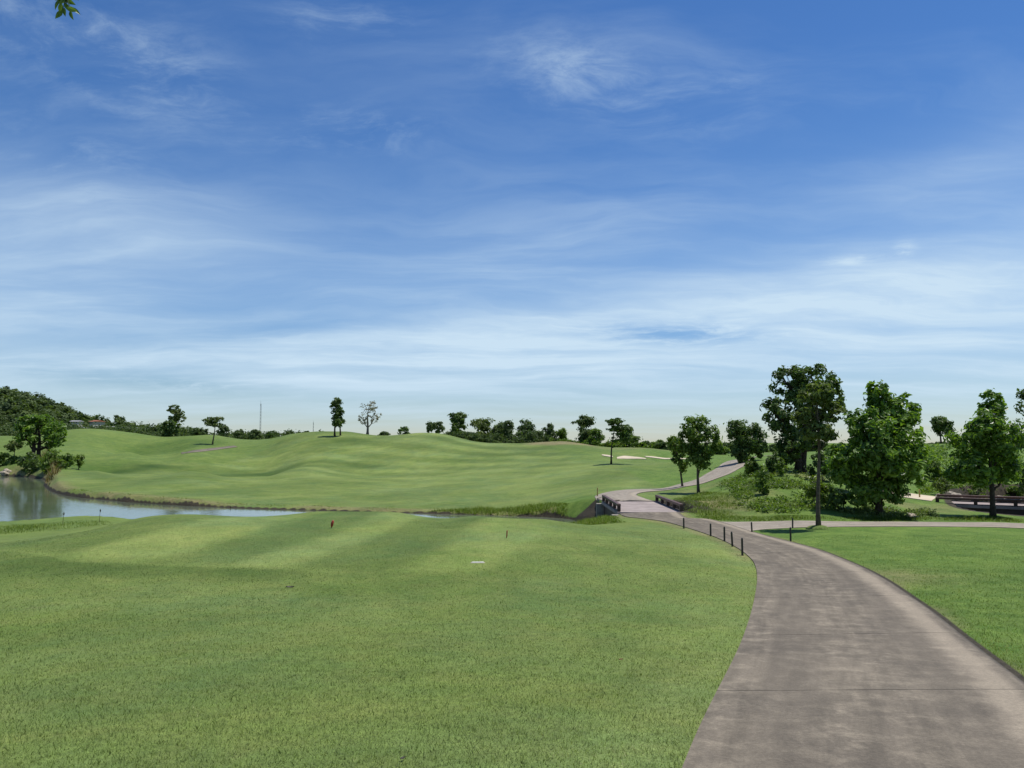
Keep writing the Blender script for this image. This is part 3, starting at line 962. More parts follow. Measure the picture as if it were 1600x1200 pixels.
# ------------------------------------------------------------------ leaf cards and trees
def leaf_mesh(name, P, N_, L, W, tint, droop=0.15):
    """P centres, N_ facing normals, L length, W width per leaf; folded rhombs"""
    n = len(P)
    rnd = RNG.normal(size=(n, 3))
    t = np.cross(N_, rnd)
    t /= np.linalg.norm(t, axis=1)[:, None] + 1e-9
    b = np.cross(N_, t)
    L = np.broadcast_to(L, (n,))[:, None]
    W = np.broadcast_to(W, (n,))[:, None]
    V_ = np.empty((n, 4, 3))
    V_[:, 0] = P - t * L * 0.5
    V_[:, 1] = P + b * W * 0.5 + N_ * W * droop
    V_[:, 2] = P + t * L * 0.5 - N_ * L * 0.08
    V_[:, 3] = P - b * W * 0.5 + N_ * W * droop
    idx = np.arange(n)[:, None] * 4
    Fc = np.concatenate((idx + (0, 1, 2), idx + (0, 2, 3)), 0)
    me = npmesh(name, V_.reshape(-1, 3), Fc, False)
    fattr(me, 'tint', np.repeat(np.clip(tint, 0, 1), 4))
    return me


def unit(n):
    v = RNG.normal(size=(n, 3))
    return v / np.linalg.norm(v, axis=1)[:, None]


def lobe_points(c, rad, n, clump=0.30, nclump=None, hollow=0.5, flat=0.75):
    """points in uneven clumps filling an ellipsoid; returns points, outward dirs, clump ids, clump centres"""
    c, rad = np.array(c), np.array(rad)
    nclump = nclump or 22
    u = unit(nclump)
    rho = hollow + (0.98 - hollow) * RNG.random(nclump) ** 0.6
    cc = u * rho[:, None]
    wgt = RNG.uniform(0.5, 1.5, nclump)
    idc = RNG.choice(nclump, n, p=wgt / wgt.sum())
    sz = RNG.uniform(0.65, 1.25, nclump)
    ext = np.where(RNG.random(n) < 0.13, 1.55, 1.0)
    q = unit(n) * (RNG.random(n) ** 0.45 * ext)[:, None] * clump * sz[idc][:, None]
    q[:, 2] *= flat
    p = cc[idc] + q
    return c + p * rad, (q / (np.linalg.norm(q, axis=1)[:, None] + 1e-9)), idc, c + cc * rad


def make_tree(name, label, base, d, lobes, leaf='leaf_mid', bark='bark', leafsize=0.2, dens=1.0, trunk_r=0.12, cat='tree', group=None,
              clump=0.38, nclump=30, hollow=0.35, flat=0.8, stems=None, limbs=True, aspect=0.5, upright=0.35, tr_top=None, depth=0.9, lod=1.0):
    """lobes: boxes (x0,y0,x1,y1[,dy]) in photograph pixels at distance d; base: (x,y,z) of the foot"""
    base = np.array(base, float)
    r = thing(name, label, cat, base - (0, 0, 0.05), 0, group)
    Pl, Nl, Tl = [], [], []
    mb = MB()
    cs = []
    for k, lb in enumerate(lobes):
        x0, y0, x1, y1 = lb[:4]
        dyy = lb[4] if len(lb) > 4 else (0.0 if len(lobes) == 1 else (((k * 7 + 3) % 5) - 2) * 0.11 * (x1 - x0) / F * d)
        dd = d + dyy
        c = at((x0 + x1) / 2, (y0 + y1) / 2, dd)
        rx, rz = (x1 - x0) / 2 / F * dd, (y1 - y0) / 2 / F * dd
        ry = max(rx, min(rz, rx * 1.3)) * depth
        n = int(dens * 4.2 * 4 * math.pi * ((rx * rz + rx * ry + ry * rz) / 3) / (leafsize * leafsize * aspect))
        n = max(60, min(n, 11000))
        p, q, idc, cc = lobe_points(c - base, (rx * 0.86, ry * 0.86, rz * 0.86), n, clump, nclump, hollow, flat)
        out = (p - (c - base)) / np.array((rx, ry, rz))
        out /= np.linalg.norm(out, axis=1)[:, None] + 1e-9
        nn = 0.55 * out + 0.45 * q + unit(n) * 0.75 + np.array((0, 0, upright))
        nn /= np.linalg.norm(nn, axis=1)[:, None]
        ct = RNG.normal(0.45, 0.17, len(cc))
        Pl.append(p)
        Nl.append(nn)
        Tl.append(ct[idc] + RNG.normal(0, 0.17, n))
        cs.append((c - base, cc, (rx, ry, rz)))
    P_, N_, T_ = np.concatenate(Pl), np.concatenate(Nl), np.concatenate(Tl)
    Ls = leafsize * RNG.uniform(0.5, 1.5, len(P_))
    cm = leaf_mesh('crown', P_, N_, Ls, Ls * aspect, T_)
    link('crown', cm, M[leaf], r)
    # trunk and limbs
    allc = np.array([c for c, _, _ in cs])
    ctop = allc[np.argmax(allc[:, 2])]
    sts = stems or [(0, 0)]
    for si, (sx, sy) in enumerate(sts):
        tgt = ctop if si == 0 else allc[si % len(allc)]
        hgt = max(tgt[2] * (tr_top or 0.95), 0.5)
        pts, rad = [], []
        for k in range(8):
            f = k / 7
            wob = 0.03 * hgt * math.sin(f * 5 + si * 2 + base[0]) * f
            pts.append((sx + (tgt[0] - sx) * f ** 1.6 + wob, sy + (tgt[1] - sy) * f ** 1.6 + wob * 0.6, -0.12 + (hgt + 0.12) * f))
            rad.append(trunk_r * ((1 - f) ** 0.8 * 0.9 + 0.12) * (1.35 if k == 0 else 1.0))
        mb.tube(pts, rad, 8)
        if limbs:
            for ci, (c, cc, rd) in enumerate(cs):
                fz = min(0.85, max(0.25, (c[2] - rd[2] * 0.8) / hgt))
                k0 = int(fz * 7)
                s0 = np.array(pts[k0])
                mid = (s0 + c) / 2 + np.array((0, 0, -0.06 * hgt))
                r0 = rad[k0] * 0.6
                if np.linalg.norm(c - s0) > 0.2:
                    mb.tube([s0, mid, c], [r0, r0 * 0.7, r0 * 0.3], 6)
                for q in cc[:9]:
                    st = mid if q[2] < c[2] else c * 0.6 + mid * 0.4
                    mb.tube([st, (st + q) / 2 + RNG.normal(0, 0.04, 3) * rd[0], q], [r0 * 0.42, r0 * 0.28, r0 * 0.10], 5, False)
    mb.build('trunk', M[bark], r, smooth=True)
    return r


def ground_at(px, d):
    u, _ = ray(px, 690)
    return np.array((u * d, d, H1(u * d, d)))


# the five nearer trees on the right and the small ones by the hill path
b = hit(1279, 826)
make_tree('slender_tree', 'slender tree with tall bare trunk on small mound beside the side path', b, b[1],
          [(1248, 592, 1306, 640, -0.2), (1236, 628, 1290, 664, 0.3), (1272, 622, 1324, 662, 0), (1246, 655, 1314, 690, -0.1)], 'leaf_olive', 'bark', 0.17, 0.80, 0.085,
          clump=0.36, nclump=26, hollow=0.3, flat=0.4, tr_top=1.0, depth=0.85)
b = hit(1374, 805)
make_tree('bushy_tree', 'broad bushy tree with glossy leaves down to the grass, beyond the slender tree', b, b[1],
          [(1350, 590, 1392, 652, 0.3), (1386, 610, 1442, 676, 0.2), (1316, 632, 1388, 706, 0), (1286, 684, 1366, 760, -0.2), (1362, 656, 1458, 766, -0.3),
           (1312, 738, 1416, 794, 0), (1334, 640, 1420, 770, -0.6), (1358, 612, 1424, 690, 0.1), (1330, 660, 1400, 740, 0.9)], 'leaf_gloss', 'barkdark', 0.23, 0.75, 0.15, clump=0.34, nclump=44, hollow=0.42)
b = hit(1551.5, 808)
make_tree('broadleaf_tree', 'leafy tree standing in front of the dark timber bridge', b, b[1],
          [(1527, 605, 1569, 662, 0.2), (1480, 656, 1546, 714, 0.2), (1524, 640, 1600, 726, -0.2), (1478, 698, 1560, 764, -0.1), (1540, 700, 1600, 764, 0.3), (1514, 632, 1570, 700, -0.3)],
          'leaf_gloss', 'barkdark', 0.21, 0.70, 0.12, clump=0.35, nclump=40, hollow=0.4)
b = ground_at(1650, 36)
make_tree('broadleaf_tree', 'tree cut off by the right edge of the picture, behind the bridge tree', b, 36,
          [(1590, 580, 1680, 668, 0.2), (1596, 650, 1710, 740, 0.0), (1590, 700, 1690, 780, -0.4)], 'leaf_dark', 'barkdark', 0.2, 0.8, 0.15)
b = hit(1247, 738)
make_tree('shade_tree', 'largest dark tree with thick trunk on top of the weedy slope', b, b[1],
          [(1200, 566, 1262, 626, 0.5), (1240, 563, 1306, 622, 0), (1280, 580, 1322, 650, 0.6), (1186, 616, 1244, 682, -0.3), (1214, 630, 1300, 716, 0.4), (1206, 670, 1262, 726, -0.6), (1222, 596, 1286, 660, 0)],
          'leaf_dark', 'barkdark', 0.26, 0.62, 0.20, stems=[(0, 0), (0.3, 0.1), (-0.9, 0.2)], hollow=0.5, clump=0.30, nclump=34)
b = hit(1091.5, 770)
make_tree('round_tree', 'taller of two round trees with straight trunks beside the hill path', b, b[1],
          [(1062, 645, 1112, 696, 0.2), (1086, 660, 1130, 716, -0.2), (1052, 668, 1094, 712, 0.2), (1074, 694, 1116, 734, 0)], 'leaf_mid', 'bark', 0.20, 0.62, 0.085, hollow=0.4, clump=0.33)
b = hit(1066.5, 760)
make_tree('round_tree', 'smaller of two round trees, left of the taller one by hill path', b, b[1],
          [(1041, 678, 1066, 706, 0), (1048, 694, 1080, 738, 0.1)], 'leaf_mid', 'bark', 0.2, 0.65, 0.07, hollow=0.4, clump=0.33)
b = ground_at(1165, 60)
make_tree('dark_tree', 'dense dark tree between the round trees and the largest dark tree', b, 60,
          [(1136, 647, 1174, 700, 0), (1160, 660, 1200, 716, 0.3), (1140, 684, 1180, 726, -0.2)], 'leaf_dark', 'barkdark', 0.27, 0.9, 0.14)
b = ground_at(1470.5, 108)
make_tree('hilltop_tree', 'small dark round tree alone on ridge between the two bushy right trees', b, 108,
          [(1452, 647, 1482, 676, 0), (1462, 650, 1491, 684, 0)], 'leaf_dark', 'barkdark', 0.42, 0.9, 0.14)

# fairway trees
b = hit(955, 725)
make_tree('tiered_tree', 'thin trunked tree with layered crown standing on fairway left of bunkers', b, b[1],
          [(944, 650, 976, 668, 0), (948, 662, 990, 680, 0), (956, 676, 1000, 692, 0.3)], 'leaf_dark', 'barkdark', 0.26, 0.55, 0.09, flat=0.35, clump=0.36, hollow=0.3)
b = hit(523, 682)
make_tree('columnar_tree', 'narrow columnar dark green tree standing on the fairway crest', b, b[1],
          [(515, 620, 536, 640, 0), (517, 634, 538, 656, 0), (516, 648, 540, 668, 0)], 'leaf_dark', 'barkdark', 0.40, 0.8, 0.15, stems=[(0, 0), (0.7, 0.8)])
b = ground_at(574, 126)
make_tree('bare_tree', 'nearly bare pale grey tree with thin branches on the fairway crest', b, 126,
          [(560, 622, 592, 650, 0), (556, 640, 578, 668, 0), (574, 636, 598, 666, 0)], 'leaf_pale', 'barkpale', 0.26, 0.09, 0.22, hollow=0.25, clump=0.22, nclump=30)
b = hit(332, 694.5)
make_tree('flat_top_tree', 'small flat topped tree with thin trunk beside the distant path', b, b[1],
          [(317, 651, 334, 661, 0), (329, 649, 350, 660, 0), (321, 657, 346, 668, 0)], 'leaf_olive', 'bark', 0.42, 0.6, 0.13, flat=0.4, hollow=0.3)
b = ground_at(272, 150)
make_tree('tall_tree', 'tall airy tree rising above dark thicket at the left dip', b, 150,
          [(260, 629, 286, 648, 0), (270, 640, 291, 662, 0), (258, 646, 280, 664, 0)], 'leaf_olive', 'barkpale', 0.5, 0.45, 0.22, stems=[(0, 0), (-1.0, 0)], clump=0.26)
b = ground_at(263, 147)
make_tree('thicket', 'dark dense thicket at the foot of the tall airy tree', b, 147, [(249, 657, 268, 690, 0), (260, 654, 281, 690, 0)], 'leaf_dark', 'barkdark', 0.5, 1.0, 0.15, cat='thicket')

# far tree line: (label, lobes, d, leaf)
FAR = [
    ('dense dark rounded tree, left end of the tree line behind the fairway', [(699, 640, 733, 672), (698, 656, 730, 690)], 150, 'leaf_dark'),
    ('lighter green loose tree right of the dense dark rounded tree', [(733, 648, 770, 676), (736, 662, 768, 694)], 146, 'leaf_olive'),
    ('dark spreading tree right of the loose lighter tree', [(768, 654, 800, 690), (764, 664, 786, 692)], 150, 'leaf_dark'),
    ('bushy dark tree at right end of the first tree line clump', [(784, 654, 803, 690)], 144, 'leaf_far'),
    ('round tree with sky gap below, left of the bare earth mound', [(809, 653, 836, 680), (806, 668, 832, 688)], 140, 'leaf_dark'),
    ('small round tree directly behind the bare earth mound', [(847, 661, 871, 690)], 138, 'leaf_far'),
    ('low bushy tree right of the bare earth mound', [(864, 667, 888, 692)], 138, 'leaf_mid'),
    ('wide layered tree with broad branches, tallest of the middle tree line', [(893, 648, 931, 668), (896, 662, 930, 698)], 130, 'leaf_far'),
    ('light green low tree between the two layered trees', [(914, 667, 947, 700)], 126, 'leaf_mid'),
    ('layered tree behind the thin trunked fairway tree', [(962, 664, 990, 684), (966, 676, 998, 702)], 126, 'leaf_dark'),
    ('small dark tree right of the layered fairway tree', [(1000, 685, 1017, 704)], 125, 'leaf_far'),
    ('small dark tree left of the two round trees, behind bunkers', [(1022, 688, 1048, 708)], 122, 'leaf_far'),
    ('open crowned tree behind crest, right of the low dark bush', [(664, 655, 682, 678), (676, 658, 695, 680)], 165, 'leaf_far'),
    ('low dark bush on the crest right of the nearly bare tree', [(620, 666, 643, 684)], 165, 'leaf_dark'),
    ('flat low bush just right of the nearly bare tree', [(590, 674, 613, 686)], 170, 'leaf_far'),
    ('rounded bush behind the flat topped tree', [(338, 661, 360, 684)], 175, 'leaf_far'),
    ('pale rounded bush left of the flat topped tree', [(302, 664, 318, 684), (310, 668, 328, 686)], 178, 'leaf_far'),
    ('broad low bushy tree left of the tall mast', [(364, 668, 396, 690), (384, 670, 412, 690)], 170, 'leaf_far'),
    ('round dark bush right of the tall mast', [(413, 669, 440, 690)], 168, 'leaf_dark'),
    ('small round bush left of the fairway crest', [(443, 670, 460, 688)], 170, 'leaf_far'),
    ('tiny dark bush left of the columnar tree', [(474, 672, 484, 684)], 175, 'leaf_far'),
    ('rounded grey green tree among the far left buildings', [(170, 648, 196, 672)], 300, 'leaf_far'),
    ('small dark tree on the skyline left of the far buildings', [(148, 646, 162, 668)], 320, 'leaf_dark'),
    ('tiny bush on the crest beside columnar tree', [(497, 670, 509, 684)], 175, 'leaf_far'),
    ('tree peeping over the ridge right of the small hilltop tree', [(1488, 690, 1530, 712)], 96, 'leaf_mid'),
    ('low tree behind the slope left of the largest dark tree', [(1100, 690, 1140, 722)], 100, 'leaf_mid'),
]
for lab, lob, d, lf in FAR:
    mx = sum((l[0] + l[2]) / 2 for l in lob) / len(lob)
    b = ground_at(mx, d)
    make_tree('distant_tree', lab, b, d, lob, lf, 'barkdark', max(0.4, d * 0.0034), 0.85, 0.16, group='trees along the skyline', clump=0.42, nclump=20, limbs=False)

# scrub hedges that close the tree line below
def scrub(name, label, px0, px1, ytop, d0, d1, n, leaf, size, h=None, kind=None, cat=None, hmin=0.6):
    P_, N_, T_ = [], [], []
    for _ in range(n):
        px = random.uniform(px0, px1)
        d = random.uniform(d0, d1)
        g = ground_at(px, d)
        top = at(px, ytop + random.uniform(-3, 5), d)[2]
        hh = max(hmin, top - g[2]) if h is None else h * random.uniform(0.6, 1.2)
        rx = hh * random.uniform(0.5, 1.0)
        k = int(3.2 * 4 * math.pi * rx * hh * 0.5 / (size * size * 0.5))
        k = max(30, min(k, 500))
        p, q, idc, cc = lobe_points(g + (0, 0, hh * 0.45), (rx, rx, hh * 0.55), k, 0.4, 8, 0.4)
        nn = q * 0.6 + unit(k) * 0.7 + (0, 0, 0.4)
        P_.append(p)
        N_.append(nn / np.linalg.norm(nn, axis=1)[:, None])
        T_.append(RNG.normal(0.45, 0.2, k) + random.uniform(-0.15, 0.15))
    P_, N_, T_ = map(np.concatenate, (P_, N_, T_))
    me = leaf_mesh(name, P_, N_, size * RNG.uniform(0.6, 1.3, len(P_)), size * 0.5, T_)
    o = link(name, me, M[leaf])
    return tag(o, label, cat or 'scrub', kind=kind or 'stuff')


scrub('scrub', 'low green scrub closing the gaps under the middle tree line', 700, 860, 677, 132, 150, 60, 'leaf_far', 0.5)
scrub('scrub', 'low green scrub under the trees behind the bunkers', 860, 1060, 688, 122, 134, 70, 'leaf_mid', 0.45)
scrub('scrub', 'line of far dark scrub beyond the fairway crest on the left', 240, 480, 677, 180, 230, 70, 'leaf_far', 0.7)
scrub('scrub', 'far dark scrub beyond the ridge behind the right hand trees', 1060, 1640, 692, 150, 220, 90, 'leaf_far', 0.7)

# ------------------------------------------------------------------ pond corner on the left
b = ground_at(52, 98)
make_tree('fig_tree', 'spreading large leaved tree on the pond bank at left', b, 98,
          [(24, 646, 66, 686, 0), (64, 652, 105, 696, 0.5), (38, 644, 84, 672, 0.8), (26, 668, 60, 700, -0.5), (70, 672, 104, 700, 0)], 'leaf_gloss', 'barkdark', 0.46, 0.62, 0.28,
          stems=[(0, 0), (1.8, 0.3), (0.5, 0.4)], clump=0.32)
b = ground_at(24, 100)
make_tree('small_tree', 'small loose tree left of the spreading tree on the pond bank', b, 100, [(8, 683, 36, 706, 0)], 'leaf_olive', 'bark', 0.36, 0.5, 0.07)
for lab, lob, d, lf, sz in (
        ('dark leafy bush at water edge, far left of the pond', [(-24, 704, 20, 742, 0), (4, 708, 40, 742, 0)], 97, 'leaf_mid', 0.38),
        ('dark bush directly below the spreading pond tree', [(26, 704, 70, 742, 0), (40, 714, 76, 748, -2)], 93, 'leaf_dark', 0.38),
        ('green bush right below the spreading pond tree', [(62, 700, 104, 738, 0), (70, 716, 110, 746, -1)], 88, 'leaf_mid', 0.36),
        ('small bush at right end of the pond bank shrubs', [(96, 704, 116, 730, 0)], 88, 'leaf_mid', 0.34),
        ('little upright shrub standing apart right of pond bank shrubs', [(117, 706, 132, 730, 0)], 90, 'leaf_lime', 0.28)):
    b = ground_at((lob[0][0] + lob[0][2]) / 2, d)
    make_tree('bush', lab, b, d, lob, lf, 'barkdark', sz, 0.8, 0.06, cat='bush', group='bushes on the pond bank', limbs=False)

# ------------------------------------------------------------------ shrubs on the right slope
for nm_, lab, lob, base, lf, sz, dn in (
        ('shrub', 'light green shrub on slope below the dense dark tree', [(1158, 708, 1184, 742, 0), (1166, 716, 1196, 750, 0)], (1171, 744), 'leaf_lime', 0.17, 0.55),
        ('shrub', 'leafy sapling in the middle of the weedy slope', [(1178, 728, 1206, 752, 0), (1180, 742, 1204, 772, 0)], (1192, 772), 'leaf_mid', 0.15, 0.5),
        ('shrub', 'feathery yellow green shrub behind the slender tree trunk', [(1252, 740, 1292, 782, 0), (1262, 752, 1296, 790, 0)], (1272, 790), 'leaf_lime', 0.12, 0.55),
        ('shrub', 'dark shrub at the left foot of the broad bushy tree', [(1290, 756, 1322, 796, 0)], (1306, 797), 'leaf_dark', 0.15, 0.7),
        ('shrub', 'shrub beside the sandy path left of timber bridge', [(1458, 742, 1486, 774, 0)], (1472, 774), 'leaf_olive', 0.15, 0.4),
        ('shrub', 'shrub at the picture right edge beyond the timber bridge', [(1566, 754, 1600, 786, 0)], (1582, 786), 'leaf_lime', 0.17, 0.55),
        ('shrub', 'brownish shrub behind the timber bridge rocks', [(1510, 756, 1546, 784, 0)], (1528, 783), 'leaf_olive', 0.16, 0.5),
        ('shrub', 'dark shady bush right of the largest dark tree trunk', [(1262, 698, 1300, 748, 0), (1284, 706, 1318, 752, 0)], (1286, 752), 'leaf_dark', 0.18, 0.7),
        ('shrub', 'dark bush left of the largest dark tree trunk', [(1196, 702, 1224, 738, 0)], (1210, 740), 'leaf_dark', 0.18, 0.7),
        ('shrub', 'shady bush behind the left side of the broad bushy tree', [(1300, 706, 1344, 766, 0)], (1322, 768), 'leaf_dark', 0.18, 0.7),
        ('shrub', 'bush in the gap between the bushy tree and bridge tree', [(1440, 716, 1474, 748, 0), (1456, 726, 1492, 752, 0)], (1462, 752), 'leaf_mid', 0.18, 0.6),
        ('shrub', 'low bush on slope under the largest dark tree', [(1210, 716, 1236, 742, 0)], (1224, 744), 'leaf_mid', 0.17, 0.6)):
    b = hit(*base)
    make_tree(nm_, lab, b, b[1], lob, lf, 'bark', sz, dn, 0.03, cat='shrub', group='shrubs on the right slope', nclump=16)


def weeds(name, label, pix_poly, n, leafsz, h, leaf, kind='stuff', cat='weeds', per=14):
    """broad leaved ground cover over an area outlined in the photograph, laid on the ground"""
    PG = edge(pix_poly)
    lo, hi = PG.min(0), PG.max(0)
    xy = RNG.uniform(lo, hi, (n * 4, 2))
    xy = xy[poly_sdf(PG, xy[:, 0], xy[:, 1]) < 0][:n]
    dens_ = nz(xy[:, 0], xy[:, 1], 1.1, 2.0)
    xy = xy[dens_ > -0.35]
    z = H(xy[:, 0], xy[:, 1])
    m = len(xy)
    hh = h * RNG.uniform(0.4, 1.3, m)
    P_ = np.repeat(np.column_stack((xy, z)), per, 0)
    hr = np.repeat(hh, per)
    off = RNG.normal(size=(m * per, 3)) * (hr * 0.55)[:, None]
    off[:, 2] = np.abs(RNG.random(m * per)) * hr
    P_ = P_ + off
    nn = unit(m * per) * 0.7 + (0, 0, 0.7)
    nn /= np.linalg.norm(nn, axis=1)[:, None]
    tt = np.repeat(RNG.normal(0.45, 0.2, m), per) + RNG.normal(0, 0.12, m * per)
    L = leafsz * RNG.uniform(0.6, 1.4, m * per)
    return tag(link(name, leaf_mesh(name, P_, nn, L, L * 0.5, tt), M[leaf]), label, cat, kind=kind)


weeds('ground_cover', 'leafy green weeds covering the slope right of the hill path',
      ((1130, 752), (1170, 742), (1230, 748), (1300, 760), (1310, 800), (1250, 803), (1190, 803), (1155, 790)), 700, 0.13, 0.20, 'leaf_mid')
weeds('ground_cover', 'yellowish weeds mixed into the slope below the largest dark tree',
      ((1120, 760), (1180, 735), (1290, 738), (1310, 800), (1200, 803), (1150, 796)), 420, 0.11, 0.22, 'leaf_olive')
weeds('ground_cover', 'tangled weeds along the ground left of the timber bridge',
      ((1310, 796), (1400, 792), (1450, 796), (1466, 808), (1380, 810), (1310, 808)), 260, 0.11, 0.18, 'leaf_olive')
weeds('ground_cover', 'weeds on the slope behind the timber bridge',
      ((1440, 745), (1600, 750), (1600, 780), (1520, 776), (1440, 774)), 500, 0.12, 0.26, 'leaf_mid')
weeds('ground_cover', 'rank green growth on the far slope between the bushy trees',
      ((1400, 735), (1400, 702), (1470, 698), (1560, 700), (1600, 712), (1600, 745), (1500, 742)), 420, 0.24, 0.32, 'leaf_mid')


def blades_mesh(name, XY, h, w, tint, lean=0.45, clump=None):
    n = len(XY)
    z = H(XY[:, 0], XY[:, 1])
    B = np.column_stack((XY, z - 0.004))
    a = RNG.uniform(0, 2 * math.pi, n)
    side = np.column_stack((np.cos(a), np.sin(a), np.zeros(n))) * (np.broadcast_to(w, (n,)) * 0.5)[:, None]
    ln = RNG.normal(size=(n, 2)) * lean
    tip = np.column_stack((ln[:, 0], ln[:, 1], np.ones(n)))
    tip = tip / np.linalg.norm(tip, axis=1)[:, None] * np.broadcast_to(h, (n,))[:, None]
    V_ = np.empty((n, 3, 3))
    V_[:, 0] = B - side
    V_[:, 1] = B + side
    V_[:, 2] = B + tip
    me = npmesh(name, V_.reshape(-1, 3), np.arange(n * 3).reshape(-1, 3), False)
    fattr(me, 'tint', np.repeat(np.clip(tint, 0, 1), 3))
    nn = RNG.normal(size=(n, 3)) * 0.30 + (0, 0, 1.0)        # soft upward shading normals, as for dense turf
    nn /= np.linalg.norm(nn, axis=1)[:, None]
    me.normals_split_custom_set_from_vertices(np.repeat(nn, 3, 0))
    return me


def rough_area(label, pix_poly, n, h, mat='blade_rough', world=None, w=0.012, feather=0.8):
    PG = edge(pix_poly) if world is None else np.array(world, float)
    lo, hi = PG.min(0), PG.max(0)
    xy = RNG.uniform(lo, hi, (n * 4, 2))
    xy = xy[poly_sdf(PG, xy[:, 0], xy[:, 1]) < 0][:n]
    xy = xy[(poly_sdf(POND, xy[:, 0], xy[:, 1]) > 0.02) & (poly_sdf(POLY_MAIN, xy[:, 0], xy[:, 1]) > 0.03) & (poly_sdf(POLY_SIDE, xy[:, 0], xy[:, 1]) > 0.03)]
    k = nz(xy[:, 0], xy[:, 1], 1.7, 1.0)
    xy = xy[k > RNG.uniform(-1.1, 0.35, len(xy))]
    k = nz(xy[:, 0], xy[:, 1], 1.7, 1.0)
    fe = np.clip(-poly_sdf(PG, xy[:, 0], xy[:, 1]) / feather + 0.15, 0.15, 1)
    hh = h * RNG.uniform(0.3, 1.25, len(xy)) * (1 + 0.45 * k) * fe
    me = blades_mesh('rough_grass', xy, hh, w * RNG.uniform(0.7, 1.4, len(xy)), RNG.normal(0.45, 0.22, len(xy)) + 0.12 * k)
    return tag(link('rough_grass', me, M[mat]), label, 'grass', kind='stuff')


rough_area('long green grass on the near pond bank at the left edge', ((-60, 840), (0, 836), (90, 829), (165, 821), (215, 812), (170, 812.5), (80, 816), (-60, 821)), 6000, 0.15, w=0.016, feather=2.2)
rough_area('long grass on the bank left of the cart bridge', (), 22000, 0.26, world=((-5, 43.9), (-1.5, 42.6), (1.5, 42.0), (2.9, 41.2), (3.2, 43.0), (2.4, 45.6), (-1.5, 46.0), (-5, 45.2)), w=0.02, feather=0.5)
rough_area('rough grass on the near bank in front of the cart bridge', (), 12000, 0.20, world=((1.2, 29.6), (3.0, 28.6), (4.4, 29.4), (4.3, 33.2), (2.8, 34.2), (1.2, 34.0)), w=0.016)
rough_area('strip of long grass behind the side path', ((1100, 813), (1300, 814), (1450, 814), (1600, 817), (1600, 811), (1450, 808), (1300, 807), (1150, 806), (1080, 806)), 16000, 0.16, w=0.018)
rough_area('rough grass on the slope right of the cart bridge', ((1070, 800), (1100, 812), (1160, 806), (1150, 770), (1100, 768), (1050, 778)), 14000, 0.14, w=0.018)
rough_area('short grass fringe on the far pond bank', (), 9000, 0.12, world=[tuple(p) for p in np.concatenate((
    [waterpt(*p) for p in ((100, 774.5), (200, 784.5), (300, 790.5), (400, 794.8), (500, 797.5), (600, 800), (700, 802.6), (800, 806), (860, 807))],
    [waterpt(*p) for p in ((860, 801), (800, 801), (700, 799.5), (600, 797), (500, 794.5), (400, 791.5), (300, 787.5), (200, 781.5), (104, 771))]))], w=0.025, feather=0.5)
rough_area('brown reeds at the corner of the pond below the bushes', (), 2600, 1.5, mat='leaf_brown', world=[tuple(waterpt(*p)) for p in ((52, 743), (74, 748.5), (66, 756), (75, 764), (90, 757), (100, 746), (80, 738), (60, 738))], w=0.07)

# ------------------------------------------------------------------ mown lawn near the lens
n = 520000
u1, u2 = RNG.random(n), RNG.random(n)
dl = 2.6 * (26 / 2.6) ** (u1 ** 1.15)
ang = np.arctan(RNG.uniform(-0.80, 0.80, n))
xy = np.column_stack((np.tan(ang) * dl, dl))
keep = (poly_sdf(POLY_MAIN, xy[:, 0], xy[:, 1]) > -0.055 * RNG.random(n) ** 2 * (1 + nz(xy[:, 0], xy[:, 1], 5.0))) & (poly_sdf(POLY_SIDE, xy[:, 0], xy[:, 1]) > 0.0)
xy, dl = xy[keep], dl[keep]
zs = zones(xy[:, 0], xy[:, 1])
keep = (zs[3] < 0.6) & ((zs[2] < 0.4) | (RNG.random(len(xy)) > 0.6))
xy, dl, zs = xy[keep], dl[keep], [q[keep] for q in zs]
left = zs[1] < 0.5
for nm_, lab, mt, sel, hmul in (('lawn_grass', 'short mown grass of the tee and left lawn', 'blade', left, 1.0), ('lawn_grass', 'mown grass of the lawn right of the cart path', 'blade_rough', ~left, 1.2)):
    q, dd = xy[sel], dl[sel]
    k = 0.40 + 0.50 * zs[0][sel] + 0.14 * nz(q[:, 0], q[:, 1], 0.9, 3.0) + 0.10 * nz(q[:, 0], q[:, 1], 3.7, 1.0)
    hh = 0.026 * hmul * RNG.uniform(0.5, 1.5, len(q)) * (1 + 0.12 * nz(q[:, 0], q[:, 1], 6.0, 2.0)) * (1 - 0.35 * sstep(dd, 14, 26))
    me = blades_mesh(nm_, q, hh, np.maximum(0.0034, dd * 0.00068) * RNG.uniform(0.7, 1.3, len(q)), k + RNG.normal(0, 0.19, len(q)), 0.75)
    tag(link(nm_, me, M[mt]), lab, 'grass', kind='stuff')

